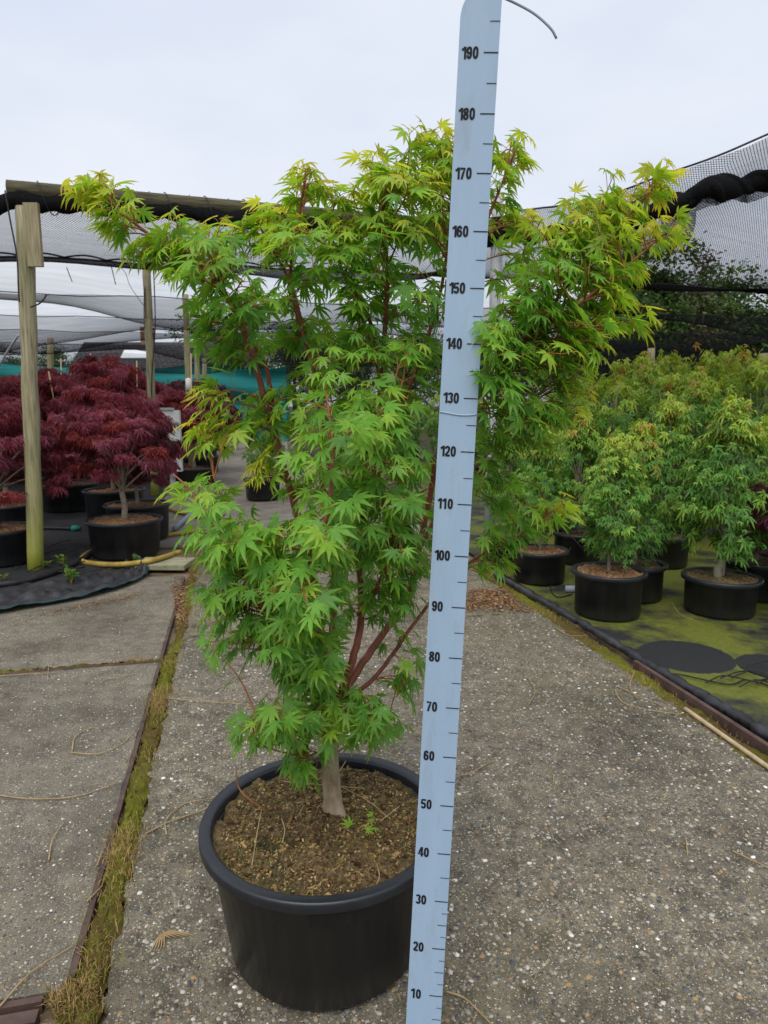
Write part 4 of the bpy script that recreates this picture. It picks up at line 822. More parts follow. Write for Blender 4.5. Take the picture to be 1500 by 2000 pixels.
# moss and dry grass in the joints
def joint_moss(name, a, b, width, nb, seed, label=None, dry=.45, hgt=.03):
    g = np.random.default_rng(seed); a, b = np.asarray(a, float), np.asarray(b, float); ln = np.linalg.norm(b - a); dv = (b - a) / ln; sd = np.array([-dv[1], dv[0]])
    nu, nv = max(12, int(ln / .02)), 9; V = []; C = []
    for i in range(nu):
        w = width * (1 + .25 * math.sin(i * .35) + g.normal() * .06)
        for j in range(nv):
            t = j / (nv - 1) * 2 - 1; p = a + (b - a) * i / (nu - 1) + sd * t * w / 2 + g.normal(size=2) * .004; V.append((p[0], p[1], -.012 + .016 * (1 - t * t) + g.normal() * .005))
            q = .5 + .5 * math.sin(i * .11 + seed) + g.normal() * .25; C.append(np.array((.12, .08, .03)) * (1 - np.clip(q, 0, 1)) + np.array((.17, .18, .02)) * np.clip(q, 0, 1))
    ii = (np.arange(nu - 1)[:, None] * nv + np.arange(nv - 1)[None]).ravel(); MBm = mesh(name, V, [np.stack([ii, ii + 1, ii + nv + 1, ii + nv], 1)], MAT['grass'], True, np.clip(C, 0, 1))
    o = tag(link(name, MBm), label, 'moss', None, 'stuff')
    # blades
    t = g.uniform(size=nb); clump = .5 + .5 * np.sin(t * ln * 9 + seed) * np.sin(t * ln * 3.7); clump = np.clip(clump * 1.6 - .35 + g.normal(size=nb) * .1, 0, 1); keep = g.uniform(size=nb) < .22 + .78 * clump; t = t[keep]; m = len(t)
    base = a[None] + (b - a)[None] * t[:, None] + sd[None] * (g.normal(size=(m, 1)) * width * .32); ang = g.uniform(0, 6.28, m); lean = g.uniform(.2, 1.3, m); Lh = hgt * g.uniform(.4, 1.6, m) * (.45 + 1.5 * clump[keep] ** 2)
    dirx = np.stack([np.cos(ang), np.sin(ang)], 1); B0 = np.c_[base, np.full(m, -.004)]; T1 = np.c_[base + dirx * (Lh * np.sin(lean) * .5)[:, None], Lh * np.cos(lean) * .6 + .002]; T2 = np.c_[base + dirx * (Lh * np.sin(lean) * 1.1)[:, None], Lh * np.cos(lean) * .85 + .002]
    wv = np.c_[np.stack([-np.sin(ang), np.cos(ang)], 1) * .0011, np.zeros(m)]
    V = np.stack([B0 - wv, B0 + wv, T1 - wv * .8, T1 + wv * .8, T2], 1).reshape(-1, 3); k5 = np.arange(m)[:, None] * 5
    isdry = g.uniform(size=m) < dry + .7 * (clump[keep] - .4); col = np.where(isdry[:, None], np.array([[.42, .29, .13]]), np.array([[.22, .24, .03]])) * g.uniform(.45, 1.35, (m, 1))
    tag(link('grass_blades', mesh('grass_blades', V, [k5 + [[0, 1, 3, 2]], k5 + [[2, 3, 4]]], MAT['grass'], False, np.repeat(col, 5, 0)), o), kind='stuff')
joint_moss('joint_moss', (JX + .006, .75), (JX + .005, y_l1 + .1), .072, 7000, 1, 'mossy dry grass strip filling the long slab joint', .40, .017)
joint_moss('joint_moss', (JX + .03, y_l1 + .1), (JX + .02, yb + 1.0), .07, 1500, 2, 'brown leaf litter in the far end of the slab joint', .9, .015)
joint_moss('joint_moss', (-4.5, y_l1 + .018), (JX - .05, y_l1 + .014), .035, 2600, 3, 'dry moss along the strip between the fine slabs', .75, .018)
joint_moss('joint_moss', (JX - .07, y_l0 - .01), (JX + .01, y_l0 + .03), .08, 550, 4, 'tuft of dry grass where the steel strips meet the joint', .95, .032)
joint_moss('joint_moss', (JX - .01, .9), (JX + .03, 1.25), .07, 900, 6, 'shaggy dry grass in the near end of the joint', .92, .036)
joint_moss('joint_moss', (KX - .16, 1.5), (KX - .09, y_tj + 1.2), .11, 2600, 7, 'crumbly litter along the board of the mossy bed', .97, .012)
# leaf litter on the back slab and at the bed edges
def litter(name, pts, n, label, seed, s=(.006, .016)):
    g = np.random.default_rng(seed); pts = np.asarray(pts, float); b = MB(); pal = np.array([(.20, .10, .05), (.30, .18, .09), (.13, .07, .04), (.38, .26, .14), (.24, .12, .05)])
    for _ in range(n):
        w = g.dirichlet(np.ones(len(pts)) * .9); p = w @ pts; c, sn = math.cos(a := g.uniform(0, 6.28)), math.sin(a); sz = g.uniform(*s); R = np.array([[c, -sn, 0], [sn, c, 0], [0, 0, 1]]); tl = g.normal() * .3
        R = R @ np.array([[1, 0, 0], [0, math.cos(tl), -math.sin(tl)], [0, math.sin(tl), math.cos(tl)]])
        b.add(np.array([(-1, 0, 0), (0, -.35, .1), (1, 0, 0), (0, .35, .1)]) * sz @ R.T + (p[0], p[1], p[2] + g.uniform(.002, .008)), [[[0, 1, 2, 3]]], pal[g.integers(5)] * g.uniform(.6, 1.3))
    tag(link(name, b.me(name, MAT['chips'], False)), label, 'litter', None, 'stuff')
litter('leaf_litter', [gp(880, 1196), gp(1050, 1196), gp(990, 1150), gp(915, 1150)], 2600, 'brown leaf litter covering the slab beyond the cross joint', 31)
litter('leaf_litter', [gp(345, 1232), gp(365, 1232), gp(372, 1130), gp(330, 1130)], 700, 'brown litter at the far end of the joint', 32)
litter('leaf_litter', [gp(-20, 1216), gp(280, 1150), gp(330, 1150), gp(300, 1165), gp(-20, 1235)], 600, 'brown litter along the crumpled fabric flap', 33, (.004, .011))
litter('leaf_litter', [gp(400, 1940), gp(1480, 1990), gp(1380, 1400), gp(950, 1280)], 130, 'scattered crumbs of dry leaf on the aggregate slab', 34, (.004, .009))

# weeds
def weed(px, py, h, label, seed):
    g = np.random.default_rng(seed); p = gp(px, py, .01); root = empty('weed', p, 0, label, 'weed', None); st = MB(); n = 0; LV = []
    for k in range(4):
        e = np.array([g.normal() * h * .3, g.normal() * h * .3, h * g.uniform(.6, 1)]); st.tube(spline([(0, 0, 0), e * .5 + (0, 0, h * .1), e], 6), .002, 4)
        for t in np.linspace(.4, 1, 5):
            for s in (-1, 1): LV.append((e * t, s, k))
    link('stem', st.me('stem', MAT['petiole']), root); m = len(LV); Pp = np.array([l[0] for l in LV]); d = g.normal(size=(m, 3)); d[:, 2] = .3
    tv = np.array([(0, 0, 0), (-.22, .5, .04), (0, 1, -.05), (.22, .5, .04)]); V, F, C = leaf_cloud(tv, np.array([(0, 3, 2, 1)]), Pp, frames(d, np.tile(UP, (m, 1)) + g.normal(size=(m, 3)) * .3), np.full(m, h * .42), np.ones((4, 3)), np.tile((.10, .24, .03), (m, 1)) * g.uniform(.7, 1.3, (m, 1)))
    link('leaves', mesh('leaves', V, [F], MAT['weed'], False, C), root)
weed(140, 1142, .13, 'small leafy weed growing through the fabric fold', 1); weed(124, 1106, .09, 'tiny weed beside the thick black hose', 2); weed(82, 1110, .07, 'weed at the foot of the mossy post', 3); weed(268, 1104, .08, 'weed beside the stone slab', 4); weed(8, 1132, .05, 'weed near the moss patch on the fabric', 5); weed(560, 978, .06, 'weed at the lone pot on the aisle path', 6); weed(1138, 1196, .05, 'weed on the moss beside the edging roll', 7)

# ================================================================== THE LARGE POT AND ITS MAPLE
PC = to_world(-.14, 1.4615, 0.0); PR, PH, PB = .291, .322, .228
pot = make_pot((PC[0], PC[1], .002), PR, PH, PB, 'soil', 'large black pot with mossy soil standing on the aggregate concrete', None, .032, 77, 4200)
# the flat tab moulded under the rim, and drainage notch
an0 = math.atan2(-PC[1] , -PC[0]) - .12; b = MB()
for i in range(12):
    pass
tb = []
for j, zz in ((0, PH - .040), (1, PH - .072)):
    for i in range(13):
        a = an0 - .02 + i / 12 * .34 + (.012 if j else 0) * (1 if i == 0 else 0); rr = PR - .0185 - (0.004 if j else 0.0); tb.append((rr * math.cos(a), rr * math.sin(a), zz))
link('rim_tab', mesh('rim_tab', tb, [[(i, i + 1, 14 + i, 13 + i) for i in range(12)]], MAT['pot'], True), pot)

T0 = 1.4615                                                    # depth of the trunk
def TW(px, py, dd=0.0): return D(px, py, T0 + dd)
base = G(654, 1602, PH - .03); root_tree = empty('coral_bark_maple', base, 0, 'tall bright green maple with red branches growing in the large black pot', 'tree')
bd = depth_of(base) - T0
LIMB = {  # photo-pixel paths of the limbs with their depth relative to the trunk
 'trunk': ([(654, 1612, bd), (648, 1540, bd), (645, 1470, bd), (648, 1415, bd), (652, 1370, bd)], .0235, .017),
 'a': ([(648, 1420, bd), (632, 1300, .0), (612, 1130, .04), (575, 985, .06), (545, 880, .06), (512, 760, .05), (478, 650, .03), (440, 575, .02), (385, 510, .02), (310, 470, .02), (250, 425, 0), (192, 372, 0)], .0105, .002),
 'a2': ([(535, 850, .06), (528, 760, .10), (510, 690, .1), (470, 660, .12)], .007, .003),
 'b': ([(650, 1390, bd), (648, 1260, .03), (652, 1100, .05), (630, 940, .08), (626, 800, .10), (592, 650, .08), (566, 560, .06), (580, 450, .05), (596, 345, .03)], .0095, .002),
 'b2': ([(592, 650, .08), (570, 560, .14), (540, 500, .12), (500, 430, .1)], .006, .002),
 'c': ([(660, 1370, bd), (688, 1290, .02), (706, 1200, .06), (700, 1060, .06), (722, 960, .04), (758, 850, .04), (805, 740, .05), (838, 650, .06), (862, 560, .08), (878, 450, .08), (890, 300, .06)], .0100, .002),
 'd': ([(672, 1350, bd), (712, 1290, .06), (750, 1235, .1), (795, 1170, .12), (815, 1080, .14), (838, 980, .13), (862, 860, .10), (905, 800, .04), (965, 740, .0), (1045, 640, -.02), (1130, 530, .0), (1210, 440, .0), (1290, 352, .0)], .0098, .002),
 'd2': ([(838, 980, .13), (870, 800, .14), (900, 600, .12), (945, 450, .10), (1005, 300, .08)], .007, .002),
 'd3': ([(1045, 640, -.02), (1120, 600, -.06), (1200, 540, -.05), (1300, 455, -.04)], .005, .0018),
 'e': ([(700, 1080, .06), (715, 920, .12), (745, 760, .14), (752, 640, .12), (757, 520, .1), (745, 420, .08), (800, 290, .05)], .009, .002),
 'e2': ([(745, 760, .14), (720, 620, .12), (672, 540, .1), (650, 470, .1)], .005, .002),
 'f': ([(646, 1400, bd), (605, 1310, -.06), (545, 1220, -.10), (480, 1130, -.12), (430, 1050, -.12), (372, 960, -.10), (338, 925, -.08)], .0075, .0012),
 'f2': ([(480, 1130, -.12), (460, 1050, -.08), (440, 980, -.06), (418, 935, -.05)], .003, .0012),
 'g': ([(648, 1400, bd), (640, 1300, -.08), (610, 1180, -.16), (605, 1090, -.20), (640, 1000, -.2), (650, 880, -.18), (640, 790, -.15)], .008, .002),
 'h': ([(668, 1370, bd), (735, 1320, .05), (800, 1230, .10), (870, 1140, .14), (945, 1080, .14), (1010, 1050, .12), (1090, 990, .10)], .006, .0018),
 'i': ([(815, 1080, .14), (870, 980, .16), (940, 900, .14), (985, 850, .10), (1030, 790, .06)], .006, .002),
 'j': ([(646, 1440, bd), (590, 1420, -.06), (530, 1405, -.10), (490, 1425, -.12)], .005, .0018),
 'k': ([(652, 1430, bd), (700, 1400, -.03), (760, 1400, -.03)], .004, .0018),
 'l': ([(646, 1480, bd), (620, 1470, -.05), (600, 1480, -.08)], .003, .0015),
 'm': ([(700, 1200, .06), (745, 1130, -.04), (760, 1040, -.10), (740, 940, -.14), (760, 820, -.12)], .006, .002),
}
skel, skel_r = [], []
for nm, (pp, r0, r1) in LIMB.items():
    P = spline([TW(x, y, dd) for x, y, dd in pp], 14 + 5 * len(pp)); m = len(P); rr = r1 + (r0 - r1) * (1 - np.linspace(0, 1, m)) ** .9
    g = np.random.default_rng(len(nm) + ord(nm[0])); Pq = P.copy(); Pq[1:-1] += g.normal(size=(m - 2, 3)) * (rr[1:-1, None] * (.04 if nm == 'trunk' else .09))
    if nm == 'trunk': rr[:8] *= (1.55, 1.42, 1.30, 1.21, 1.13, 1.08, 1.04, 1.01)
    link('trunk' if nm == 'trunk' else 'limb', MB().tube(Pq - base, rr, 12 if nm == 'trunk' else 8).me('trunk' if nm == 'trunk' else 'limb', MAT['trunkbark'] if nm == 'trunk' else MAT['redbark']), root_tree)
    if nm != 'trunk': skel.append(P); skel_r.append(rr)
SK = np.concatenate(skel); SKR = np.concatenate(skel_r)
crown_axis = TW(680, 900, 0); SKP = pix(SK)

BLOB = [  # centre x, y, half width, half height, depth, depth spread, shoots, youth
 (205, 385, 45, 25, 0, .02, 4, .9), (250, 430, 45, 30, 0, .03, 4, .6), (320, 475, 85, 45, 0, .07, 9, .5), (400, 500, 85, 60, 0, .09, 12, .35), (470, 590, 85, 60, .02, .10, 10, .1), (445, 640, 60, 45, 0, .06, 5, .1),
 (520, 460, 75, 50, .06, .08, 9, .55), (600, 440, 75, 45, .05, .08, 8, .6), (595, 365, 30, 35, .03, .03, 3, .85), (550, 540, 85, 60, .06, .08, 9, .25), (585, 620, 45, 60, .08, .06, 5, .15), (485, 690, 45, 50, .06, .05, 5, .1),
 (430, 770, 30, 15, 0, .03, 2, .8), (425, 835, 40, 20, 0, .03, 3, .85), (500, 830, 50, 50, .04, .06, 5, .3), (505, 915, 35, 35, 0, .03, 3, .95), (560, 780, 45, 60, .05, .06, 4, .15),
 (655, 500, 35, 50, .1, .05, 3, .5), (710, 420, 70, 60, .06, .08, 8, .6), (790, 400, 90, 60, .05, .1, 14, .65), (740, 330, 40, 30, .05, .04, 3, .75), (815, 285, 25, 25, .04, .03, 2, .8), (880, 300, 25, 50, .04, .02, 3, .95), (845, 350, 45, 40, .05, .06, 5, .75),
 (770, 500, 85, 70, .06, .1, 12, .2), (850, 500, 40, 90, .09, .06, 7, .3), (740, 590, 80, 60, .08, .1, 9, .1), (820, 620, 60, 80, .06, .09, 9, .1), (685, 610, 30, 50, .1, .05, 3, .2), (640, 700, 70, 60, .06, .08, 7, .25), (740, 700, 80, 60, .08, .1, 7, .1), (820, 760, 50, 90, .08, .08, 8, .05),
 (650, 800, 110, 70, -.10, .09, 14, .3), (740, 820, 80, 70, -.06, .1, 9, .15), (680, 900, 110, 70, -.12, .09, 13, .25), (780, 930, 70, 80, -.02, .12, 10, .05), (600, 940, 80, 60, .0, .1, 8, .15), (640, 1010, 80, 50, -.14, .08, 9, .25), (730, 1020, 90, 60, -.08, .1, 11, .1), (800, 1060, 45, 80, .04, .1, 10, .0), (790, 1150, 40, 40, .0, .08, 5, .05), (745, 1080, 50, 50, .0, .1, 5, .05), (420, 1180, 45, 40, -.1, .06, 5, .1), (440, 1250, 40, 30, -.1, .05, 3, .1), (800, 1245, 20, 20, .08, .04, 2, .1),
 (400, 955, 45, 25, -.08, .04, 4, .35), (430, 1040, 65, 50, -.12, .07, 8, .25), (500, 1070, 70, 50, -.14, .08, 9, .3), (470, 1140, 90, 55, -.12, .09, 12, .15), (590, 1080, 80, 60, -.2, .07, 10, .35), (570, 1160, 90, 60, -.16, .09, 12, .1), (650, 1150, 70, 55, -.1, .1, 7, .1), (520, 1230, 85, 50, -.1, .09, 10, .1), (620, 1250, 80, 50, -.08, .1, 8, .05), (745, 1130, 50, 40, .02, .1, 3, .05), (775, 1210, 25, 30, .06, .05, 1, .05),
 (590, 1330, 90, 45, -.06, .09, 9, .05), (690, 1365, 50, 20, -.04, .06, 3, .05), (780, 1310, 35, 25, .0, .04, 3, .1), (560, 1410, 70, 35, -.08, .07, 8, .1), (660, 1410, 70, 35, -.06, .07, 8, .3), (740, 1420, 40, 35, -.02, .06, 5, .05), (495, 1430, 35, 25, -.12, .04, 3, .05), (600, 1480, 35, 30, -.07, .04, 4, .0), (590, 1300, 60, 30, -.1, .05, 4, .2),
 (1000, 320, 30, 35, .08, .04, 4, .8), (975, 380, 25, 35, .1, .03, 3, .4), (1010, 440, 45, 25, .06, .05, 3, .75), (1100, 450, 70, 35, 0, .06, 7, .7), (1190, 430, 70, 40, 0, .06, 8, .75), (1285, 355, 30, 25, 0, .02, 3, 1), (1285, 455, 40, 18, -.04, .03, 3, .95), (1220, 480, 50, 40, -.02, .05, 5, .75),
 (1040, 530, 65, 50, .0, .08, 8, .3), (1120, 540, 75, 55, -.03, .09, 11, .25), (1195, 560, 40, 50, -.03, .06, 7, .75), (1010, 610, 55, 50, -.06, .06, 7, .15), (1090, 630, 80, 60, -.04, .09, 12, .15), (1180, 640, 45, 50, -.03, .06, 6, .7), (960, 670, 35, 40, -.19, .02, 4, .3), (1030, 710, 75, 60, -.06, .09, 12, .1), (1120, 720, 55, 50, -.03, .07, 7, .5), (1150, 790, 25, 25, 0, .03, 2, .9), (960, 770, 40, 40, -.18, .03, 5, .1), (1010, 800, 60, 45, -.06, .07, 8, .1), (1080, 800, 45, 35, 0, .05, 4, .3),
 (970, 870, 40, 40, .02, .05, 5, .2), (1040, 870, 45, 30, .06, .04, 3, .3), (960, 940, 35, 45, .02, .05, 5, .15), (1000, 960, 50, 40, .1, .05, 4, .3), (960, 1050, 40, 40, .1, .05, 4, .1), (1020, 1040, 45, 30, .12, .04, 4, .15), (1085, 990, 18, 12, .1, .02, 2, .8), (950, 1110, 30, 30, .12, .04, 3, .35),
]
SH = 1.22
g = np.random.default_rng(99); tw = MB(); pt = MB()
LP, LD, LN, LS, LY = [], [], [], [], []
TOPS = [(596, 332, 590, 420, .03), (655, 372, 640, 440, .06), (520, 412, 520, 470, .06), (728, 308, 738, 390, .05), (800, 262, 790, 350, .05), (842, 262, 822, 340, .05), (884, 268, 884, 360, .05), (860, 300, 855, 370, .05), (1018, 275, 985, 360, .08), (1195, 350, 1170, 430, .0), (1300, 338, 1260, 410, .0), (1240, 372, 1215, 440, .0), (1120, 395, 1110, 450, .0), (195, 358, 230, 410, .0), (160, 362, 215, 400, .0), (770, 345, 775, 410, .03), (560, 420, 565, 480, .06), (690, 385, 700, 440, .05), (1318, 458, 1250, 480, -.04), (1030, 440, 1020, 500, .04), (345, 430, 350, 480, 0), (430, 440, 430, 500, .0), (1250, 620, 1190, 640, -.02), (400, 765, 450, 780, .0), (395, 820, 450, 845, .0), (1098, 985, 1040, 1030, .1)]
BLOB = BLOB + [(a, b, 0, 0, dd, 0, 1, .95, c, d) for a, b, c, d, dd in TOPS]
for (cx, cy, rx, ry, dd, ds, n, young, *stem) in BLOB:
    for _ in range(1 if stem else max(1, int(round(n * SH)))):
        a = g.uniform(0, 6.28); q = math.sqrt(g.uniform()); tip = TW(cx + rx * q * math.cos(a), cy + ry * q * math.sin(a), dd + g.normal() * ds)
        dist = np.linalg.norm(SK - tip, axis=1) + np.maximum(0, SK[:, 2] - tip[2] + .01) * 1.6 + np.where(np.linalg.norm(SK - tip, axis=1) < .03, .05, 0); dist = dist + np.where(SKP[:, 0] < 935, .5, 0) * (cx > 930 and dd < -.1); i = int(np.argmin(dist)); s = SK[i]; v = tip - s; ln = np.linalg.norm(v)
        out = tip - crown_axis; out[2] *= .25; out /= np.linalg.norm(out) + 1e-9
        midp = s + v * .5 + UP * ln * .10 + g.normal(size=3) * ln * .05; P = spline([s, midp, tip], 9)
        if stem: s = TW(stem[0], stem[1], dd); v = tip - s; ln = np.linalg.norm(v); P = spline([s, s + v * .5 + g.normal(size=3) * .004, tip], 9)
        pq = pix(P); lx_, rx_ = 983 - (pq[:, 1] / 1942) * 117 - 77, 983 - (pq[:, 1] / 1942) * 117
        if ((pq[:, 0] > lx_) & (pq[:, 0] < rx_ - 2) & (pq[:, 2] < 1.24 + .067 * P[:, 2])).any() and not (cy < 360 and cx < 905): continue
        tw.tube(P, np.linspace(min(.0026, .0014 + ln * .006), .0009, 9), 5, cap=False)
        ax = P[-1] - P[-3]; ax /= np.linalg.norm(ax) + 1e-9; ax = ax + UP * .25; ax /= np.linalg.norm(ax)
        s1 = np.cross(ax, g.normal(size=3)); s1 /= np.linalg.norm(s1); s2 = np.cross(ax, s1)
        npair = 4 if stem else (3 if ln > .05 else 2); szb = g.uniform(.78, 1.2)
        for k in range(npair):
            pk = tip - ax * (.034 * k) if k else tip
            if (ln > .06 or stem) and k: pk = P[max(0, 8 - 2 * k)]
            for sg in (-1, 1):
                o = (s1 if k % 2 == 0 else s2) * sg + ax * (.7 if k == 0 else .35) + out * .45 + g.normal(size=3) * .18; o[2] = o[2] * .6 + .12; o /= np.linalg.norm(o)
                pl = g.uniform(.018, .036) * (.7 if k == 0 else 1); e = pk + o * pl + UP * .004
                pt.tube(np.array([pk, pk + o * pl * .5 + UP * .004, e]), .0008, 3, cap=False)
                ld = o * np.array([1, 1, .4]) + out * .25 + g.normal(size=3) * .16; ld[2] -= g.uniform(.25, .95)
                ln_ = UP * .9 + out * .75 + g.normal(size=3) * .30
                y = np.clip(young * (1.15 - .28 * k) + g.normal() * .14, 0, 1)
                LP.append(e); LD.append(ld); LN.append(ln_); LS.append(szb * g.uniform(.85, 1.1) * (.041 if k == 0 else .050) * (1 - .18 * max(0, y - .5))); LY.append(y)
LP, LD, LN, LS, LY = map(np.array, (LP, LD, LN, LS, LY))
# keep the lath's face clear where nothing crosses it in the photo
LD /= np.linalg.norm(LD, axis=1)[:, None]; tipx = pix(LP + LD * LS[:, None]); bas = pix(LP)
def lath_side(y): return 983 - (y / 1942) * 117 - 77 + 10 * y / 1942, 983 - (y / 1942) * 117
drop = np.zeros(len(LP), bool)
for q in (tipx, bas, .5 * (tipx + bas)):
    xl, xr = lath_side(q[:, 1]); dl = 1.1911 + .067 * np.clip(LP[:, 2], 0, 2); drop |= (q[:, 0] > xl - 6) & (q[:, 0] < xr - 4) & (q[:, 2] < dl + .05)
ok = ((LP[:, 2] > 0) & (bas[:, 0] > 905) & (bas[:, 1] > 600) & (bas[:, 1] < 880) & (tipx[:, 0] > 885)) | ((bas[:, 1] < 360) & (bas[:, 0] < 905))
keep = ~drop | ok; LP, LD, LN, LS, LY = LP[keep], LD[keep], LN[keep], LS[keep], LY[keep]
RM = frames(LD, LN); N = len(LP)
tone = np.array([(.105, .275, .04), (.175, .40, .05), (.26, .46, .05), (.40, .55, .055), (.53, .53, .07)])
yi = np.clip(LY * 3.4 + np.abs(g.normal(size=N)) * .45, 0, 4); i0 = np.minimum(yi.astype(int), 3); LR = (tone[i0] * (1 - (yi - i0))[:, None] + tone[i0 + 1] * (yi - i0)[:, None]) * g.uniform(.82, 1.18, (N, 1))
def shade_of(T, E, y=0):
    s = np.ones((len(T), 3)); s[E == 0] *= 1.12; t = (T > .95)[:, None]; return np.where(t, np.array([[1.9, 1.05, .8]]), s)
LT = [palm_leaf(dr, 50 + i) for i, dr in enumerate((.15, .4, .6, .8, 1.0, 1.2, .5, .9, 1.4, .3))]
vi = g.integers(0, len(LT), N)
front = np.argsort(pix(LP)[:, 2] - LS * 2)[:300]; isf = np.zeros(N, bool); isf[front] = True
mbV, mbF, mbC, off = [], [], [], 0
for k, (tv, tf, tT, tE) in enumerate(LT):
    s = (vi == k) & ~isf; V, F, C = leaf_cloud(tv, tf, LP[s], RM[s], LS[s], shade_of(tT, tE), LR[s]); mbV.append(V - base); mbF.append(F + off); mbC.append(C); off += len(V)
tag(link('foliage', mesh('foliage', np.concatenate(mbV), [np.concatenate(mbF)], MAT['leaf'], True, np.concatenate(mbC)), root_tree), kind='stuff')
tag(link('twigs', MB().add(np.concatenate(tw.V) - base, [np.concatenate(f) for f in tw.F.values()]).me('twigs', MAT['twig']), root_tree), kind='stuff')
tag(link('leaf_stalks', MB().add(np.concatenate(pt.V) - base, [np.concatenate(f) for f in pt.F.values()]).me('leaf_stalks', MAT['petiole']), root_tree), kind='stuff')
lm = {}
for i in front:
    k, tn = int(vi[i]), int(round(float(yi[i]) * 2))
    if (k, tn) not in lm:
        tv, tf, tT, tE = LT[k]; y = tn / 2; j = min(int(y), 3); c = tone[j] * (1 - (y - j)) + tone[j + 1] * (y - j); lm[(k, tn)] = mesh('leaf', tv, [tf], MAT['leaf'], True, np.clip(c[None] * shade_of(tT, tE), 0, 1))
    o = link('leaf', lm[(k, tn)], root_tree)
    o.matrix_local = Matrix.Translation(Vector(LP[i] - base)) @ Matrix(RM[i].tolist()).to_4x4() @ Matrix.Scale(float(LS[i]), 4)
print('leaves', N)

# seedling, straw and a dry stalk in the pot
sroot = empty('maple_seedling', G(690, 1618, PH - .02), 0, 'tiny maple seedling in the large pot beside the trunk', 'seedling'); so = np.array(sroot.location)
for px, py, s in ((684, 1612, .03), (724, 1600, .022), (716, 1622, .024), (732, 1618, .02), (728, 1590, .018)):
    o = link('leaf', mesh('leaf', LT[1][0], [LT[1][1]], MAT['leaf'], True, np.clip(tone[2][None] * shade_of(LT[1][2], LT[1][3]), 0, 1)), sroot); p = G(px, py, PH + .01)
    o.matrix_local = Matrix.Translation(Vector(p - so)) @ Matrix(frames(np.array([g.normal(size=3) * (1, 1, .3)]), np.array([UP - FWD * .4]))[0].tolist()).to_4x4() @ Matrix.Scale(s, 4)
link('stem', MB().tube(spline([(0, 0, -.01), G(705, 1615, PH + .005) - so, G(728, 1606, PH + .01) - so], 10), .001, 5).me('stem', MAT['petiole']), sroot)
gs2 = 'dry straws on the soil of the large pot'
for pts in ([(492, 1690), (500, 1640), (511, 1580)], [(552, 1645), (556, 1620), (550, 1598)], [(553, 1526), (640, 1534), (712, 1540)], [(664, 1535), (720, 1565), (757, 1595)], [(742, 1604), (780, 1575)], [(585, 1590), (592, 1574)], [(665, 1690), (650, 1700)], [(735, 1685), (741, 1710), (735, 1730)], [(660, 1512), (675, 1487)]):
    tube_thing('straw', [G(x, y, PH - .005 + .006 * (i % 2)) for i, (x, y) in enumerate(pts)], .0013, MAT['straw'], 'dry straw lying on the mossy soil of the large pot', 'straw', gs2, 4, 12)
tube_thing('dry_stalk', [G(520, 1582, PH - .01), G(485, 1560, PH + .02), G(465, 1535, PH + .04), G(461, 1500, PH + .08)], .0016, MAT['twig'], 'bent reddish stalk sticking up over the large pot rim', 'stalk', None, 5, 16)

# ================================================================== THE MEASURING LATH
rb = to_world(.1146, 1.1911, 0); lean = to_world(.0475, .0667, 1.0); lean /= np.linalg.norm(lean)
ydir = rad(6.5); xd = RIGHT * math.cos(ydir) - FWD * math.sin(ydir); xd = xd - lean * (xd @ lean); xd /= np.linalg.norm(xd); yd_ = np.cross(lean, xd)
root = empty('measuring_lath', rb, 0, 'tall pale blue measuring lath with black numbers leaning by the large pot', 'measuring lath')
root.matrix_world = Matrix.Translation(Vector(rb)) @ Matrix(np.stack([xd, yd_, lean], 1).tolist()).to_4x4()
BOW = lambda z: -(.028 if z > 1 else .010) * (abs(z - 1) / .9) ** 2.2
WB, HB, TB = .0705, 2.0, .006      # right edge at local x = 0, rounded top
def prof_board():
    pts = [(-WB, 0.0), (0, 0.0), (0, HB)]
    for t in np.linspace(0, 1, 12): a = math.pi / 2 * t; pts.append((-WB + .03 - .03 * math.sin(a), HB - .045 + .045 * math.cos(a)))
    return np.array(pts)
pb = prof_board(); k = len(pb); nx = 10
# face with a very slight curl across its width
rows = np.concatenate([np.linspace(0, HB - .045, 60), HB - .045 + .045 * np.sin(np.linspace(0, math.pi / 2, 10)[1:])]); V = []
for sgn in (0, 1):
    for z in rows:
        xl = -WB if z <= HB - .045 else -WB + .03 * (1 - math.sqrt(max(0, 1 - ((z - HB + .045) / .045) ** 2)))
        for i in range(nx): x = xl * (1 - i / (nx - 1)); t = x / WB + .5; V.append((x, (TB if sgn else 0) + BOW(z) + .0035 * (4 * t * t - 1) * .35 + .001 * math.sin(z * 7), z))
nr_ = len(rows); M_ = nr_ * nx; ii = (np.arange(nr_ - 1)[:, None] * nx + np.arange(nx - 1)[None]).ravel(); Fq = [np.stack([ii, ii + 1, ii + nx + 1, ii + nx], 1), np.stack([ii + M_, ii + nx + M_, ii + nx + 1 + M_, ii + 1 + M_], 1)]
bl = [r * nx for r in range(nr_)] + [(nr_ - 1) * nx + i for i in range(1, nx)] + [r * nx + nx - 1 for r in range(nr_ - 2, -1, -1)] + list(range(nx - 2, 0, -1)); bl = np.array(bl); b2 = np.roll(bl, -1)
Fq.append(np.stack([bl, b2, b2 + M_, bl + M_], 1))
o = link('board', mesh('board', V, [np.concatenate(Fq)], MAT['board'], True), root); o.data.set_sharp_from_angle(angle=.6)
FY = lambda x, z: BOW(z) + .0035 * (4 * (x / WB + .5) ** 2 - 1) * .35 + .001 * math.sin(z * 7) - .0006
seam = MB().tube(np.array([(x, FY(x, 1.27), 1.271 + .0025 * math.sin(x * 60)) for x in np.linspace(-WB + .001, -.001, 14)]), .0016, 6).me('seam', MAT['board']); link('seam', seam, root)
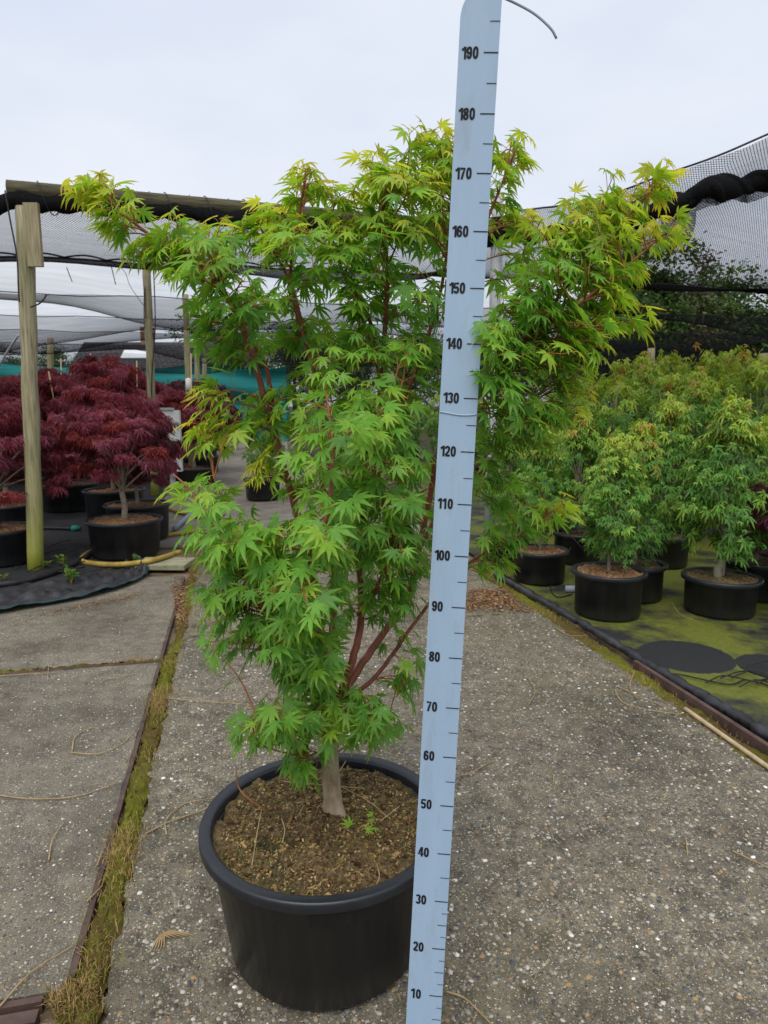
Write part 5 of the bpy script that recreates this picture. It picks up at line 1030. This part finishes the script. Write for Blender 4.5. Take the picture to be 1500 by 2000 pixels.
def tick(z, ln, th):
    n = 5; xs = np.linspace(-ln, -.0005, n); V = [(x, FY(x, z) - .0002, z + s * th / 2) for s in (-1, 1) for x in xs]
    link('tick_mark', mesh('tick_mark', V, [[(i, i + 1, n + i + 1, n + i) for i in range(n - 1)]], MAT['ink'], False), root)
for h in np.arange(2.5, 198, 2.5):
    ten = abs(h % 10) < .01; five = abs(h % 5) < .01
    if ten: tick(h / 100, .0262, .0019)
    elif five: tick(h / 100, .0182, .0013)
    elif h < 30: tick(h / 100, .0112, .0011)
def ell(cx, cy, rx, ry, a0, a1, n=22):
    t = np.radians(np.linspace(a0, a1, n)); c, q = np.cos(t), np.sin(t); return [(cx + rx * np.sign(u) * abs(u) ** .82, cy + ry * np.sign(v) * abs(v) ** .82) for u, v in zip(c, q)]
def digit(ch, w, h, k):          # k = half the stroke
    rx, X = w / 2 - k, w / 2
    if ch == '0': return [ell(X, h / 2, rx, h / 2 - k, 0, 360, 40)]
    if ch == '1': return [[(w * .68, 0), (w * .68, h)], [(w * .08, h * .77), (w * .38, h * .80), (w * .60, h - k * .4)]]
    if ch == '2': return [ell(X, h * .71, rx, h * .29 - k, 175, -25) + [(w * .62, h * .42), (k * 1.1, k * 1.6), (k * 1.1, k), (w, k)]]
    if ch == '3': return [ell(X, h * .745, rx, h * .255 - k, 170, -90), ell(X, h * .285, rx, h * .285 - k, 90, -170)]
    if ch == '4': return [[(w * 1.03, h * .27), (k * .4, h * .27), (w * .60, h - k * .6)], [(w * .70, 0), (w * .70, h)]]
    if ch == '5': return [[(w * .94, h - k), (w * .20, h - k), (w * .13, h * .50)] + ell(X, h * .33, rx, h * .33 - k, 130, -165)]
    if ch == '6': return [ell(X, h * .315, rx, h * .315 - k, 0, 360, 34), ell(X, h / 2, rx, h / 2 - k, 190, 25)]
    if ch == '7': return [[(k * .2, h - k), (w - k * .8, h - k), (w * .58, h * .5), (w * .36, 0)]]
    if ch == '8': return [ell(X, h * .75, rx * .94, h * .25 - k, 0, 360, 34), ell(X, h * .285, rx, h * .285 - k, 0, 360, 34)]
    if ch == '9': return [[(w - x, h - y) for x, y in st] for st in digit('6', w, h, k)]
for h in range(10, 200, 10):
    txt = str(h); dw, dh, k = .0101, .0200, .00192; b = MB(); x0 = -WB + (.0052 if len(txt) == 3 else .0058)
    for li, ch in enumerate(txt):
        for st in digit(ch, dw, dh, k):
            st = np.array(st); T = np.gradient(st, axis=0); T /= np.linalg.norm(T, axis=1)[:, None] + 1e-12; Nn = np.stack([-T[:, 1], T[:, 0]], 1) * k
            if np.allclose(st[0], st[-1]): Nn[0] = Nn[-1] = (Nn[0] + Nn[-1]) / 2
            E2 = np.vstack([st + Nn, st - Nn]); X_ = E2[:, 0] + x0 + li * (dw + .0010) - (.0022 if txt[0] == '1' and len(txt) == 3 and li else 0); Z_ = E2[:, 1] - dh / 2 + h / 100; m = len(st)
            b.add(np.stack([X_, [FY(x, z) - .0003 for x, z in zip(X_, Z_)], Z_], 1), [[(i, i + 1, m + i + 1, m + i) for i in range(m - 1)]])
    link('numeral', b.me('numeral', MAT['ink'], False), root)
# strap end curling off the top
cw = [D(975, -8, 1.33), D(1010, 8, 1.33), D(1045, 28, 1.32), D(1075, 55, 1.31), D(1087, 75, 1.31)]
inv = np.array(root.matrix_world.inverted()); cl_ = [(inv @ np.append(p, 1))[:3] for p in cw]
link('cord', MB().tube(spline(cl_, 24), .0022, 7).me('cord', MAT['grey_pipe']), root)
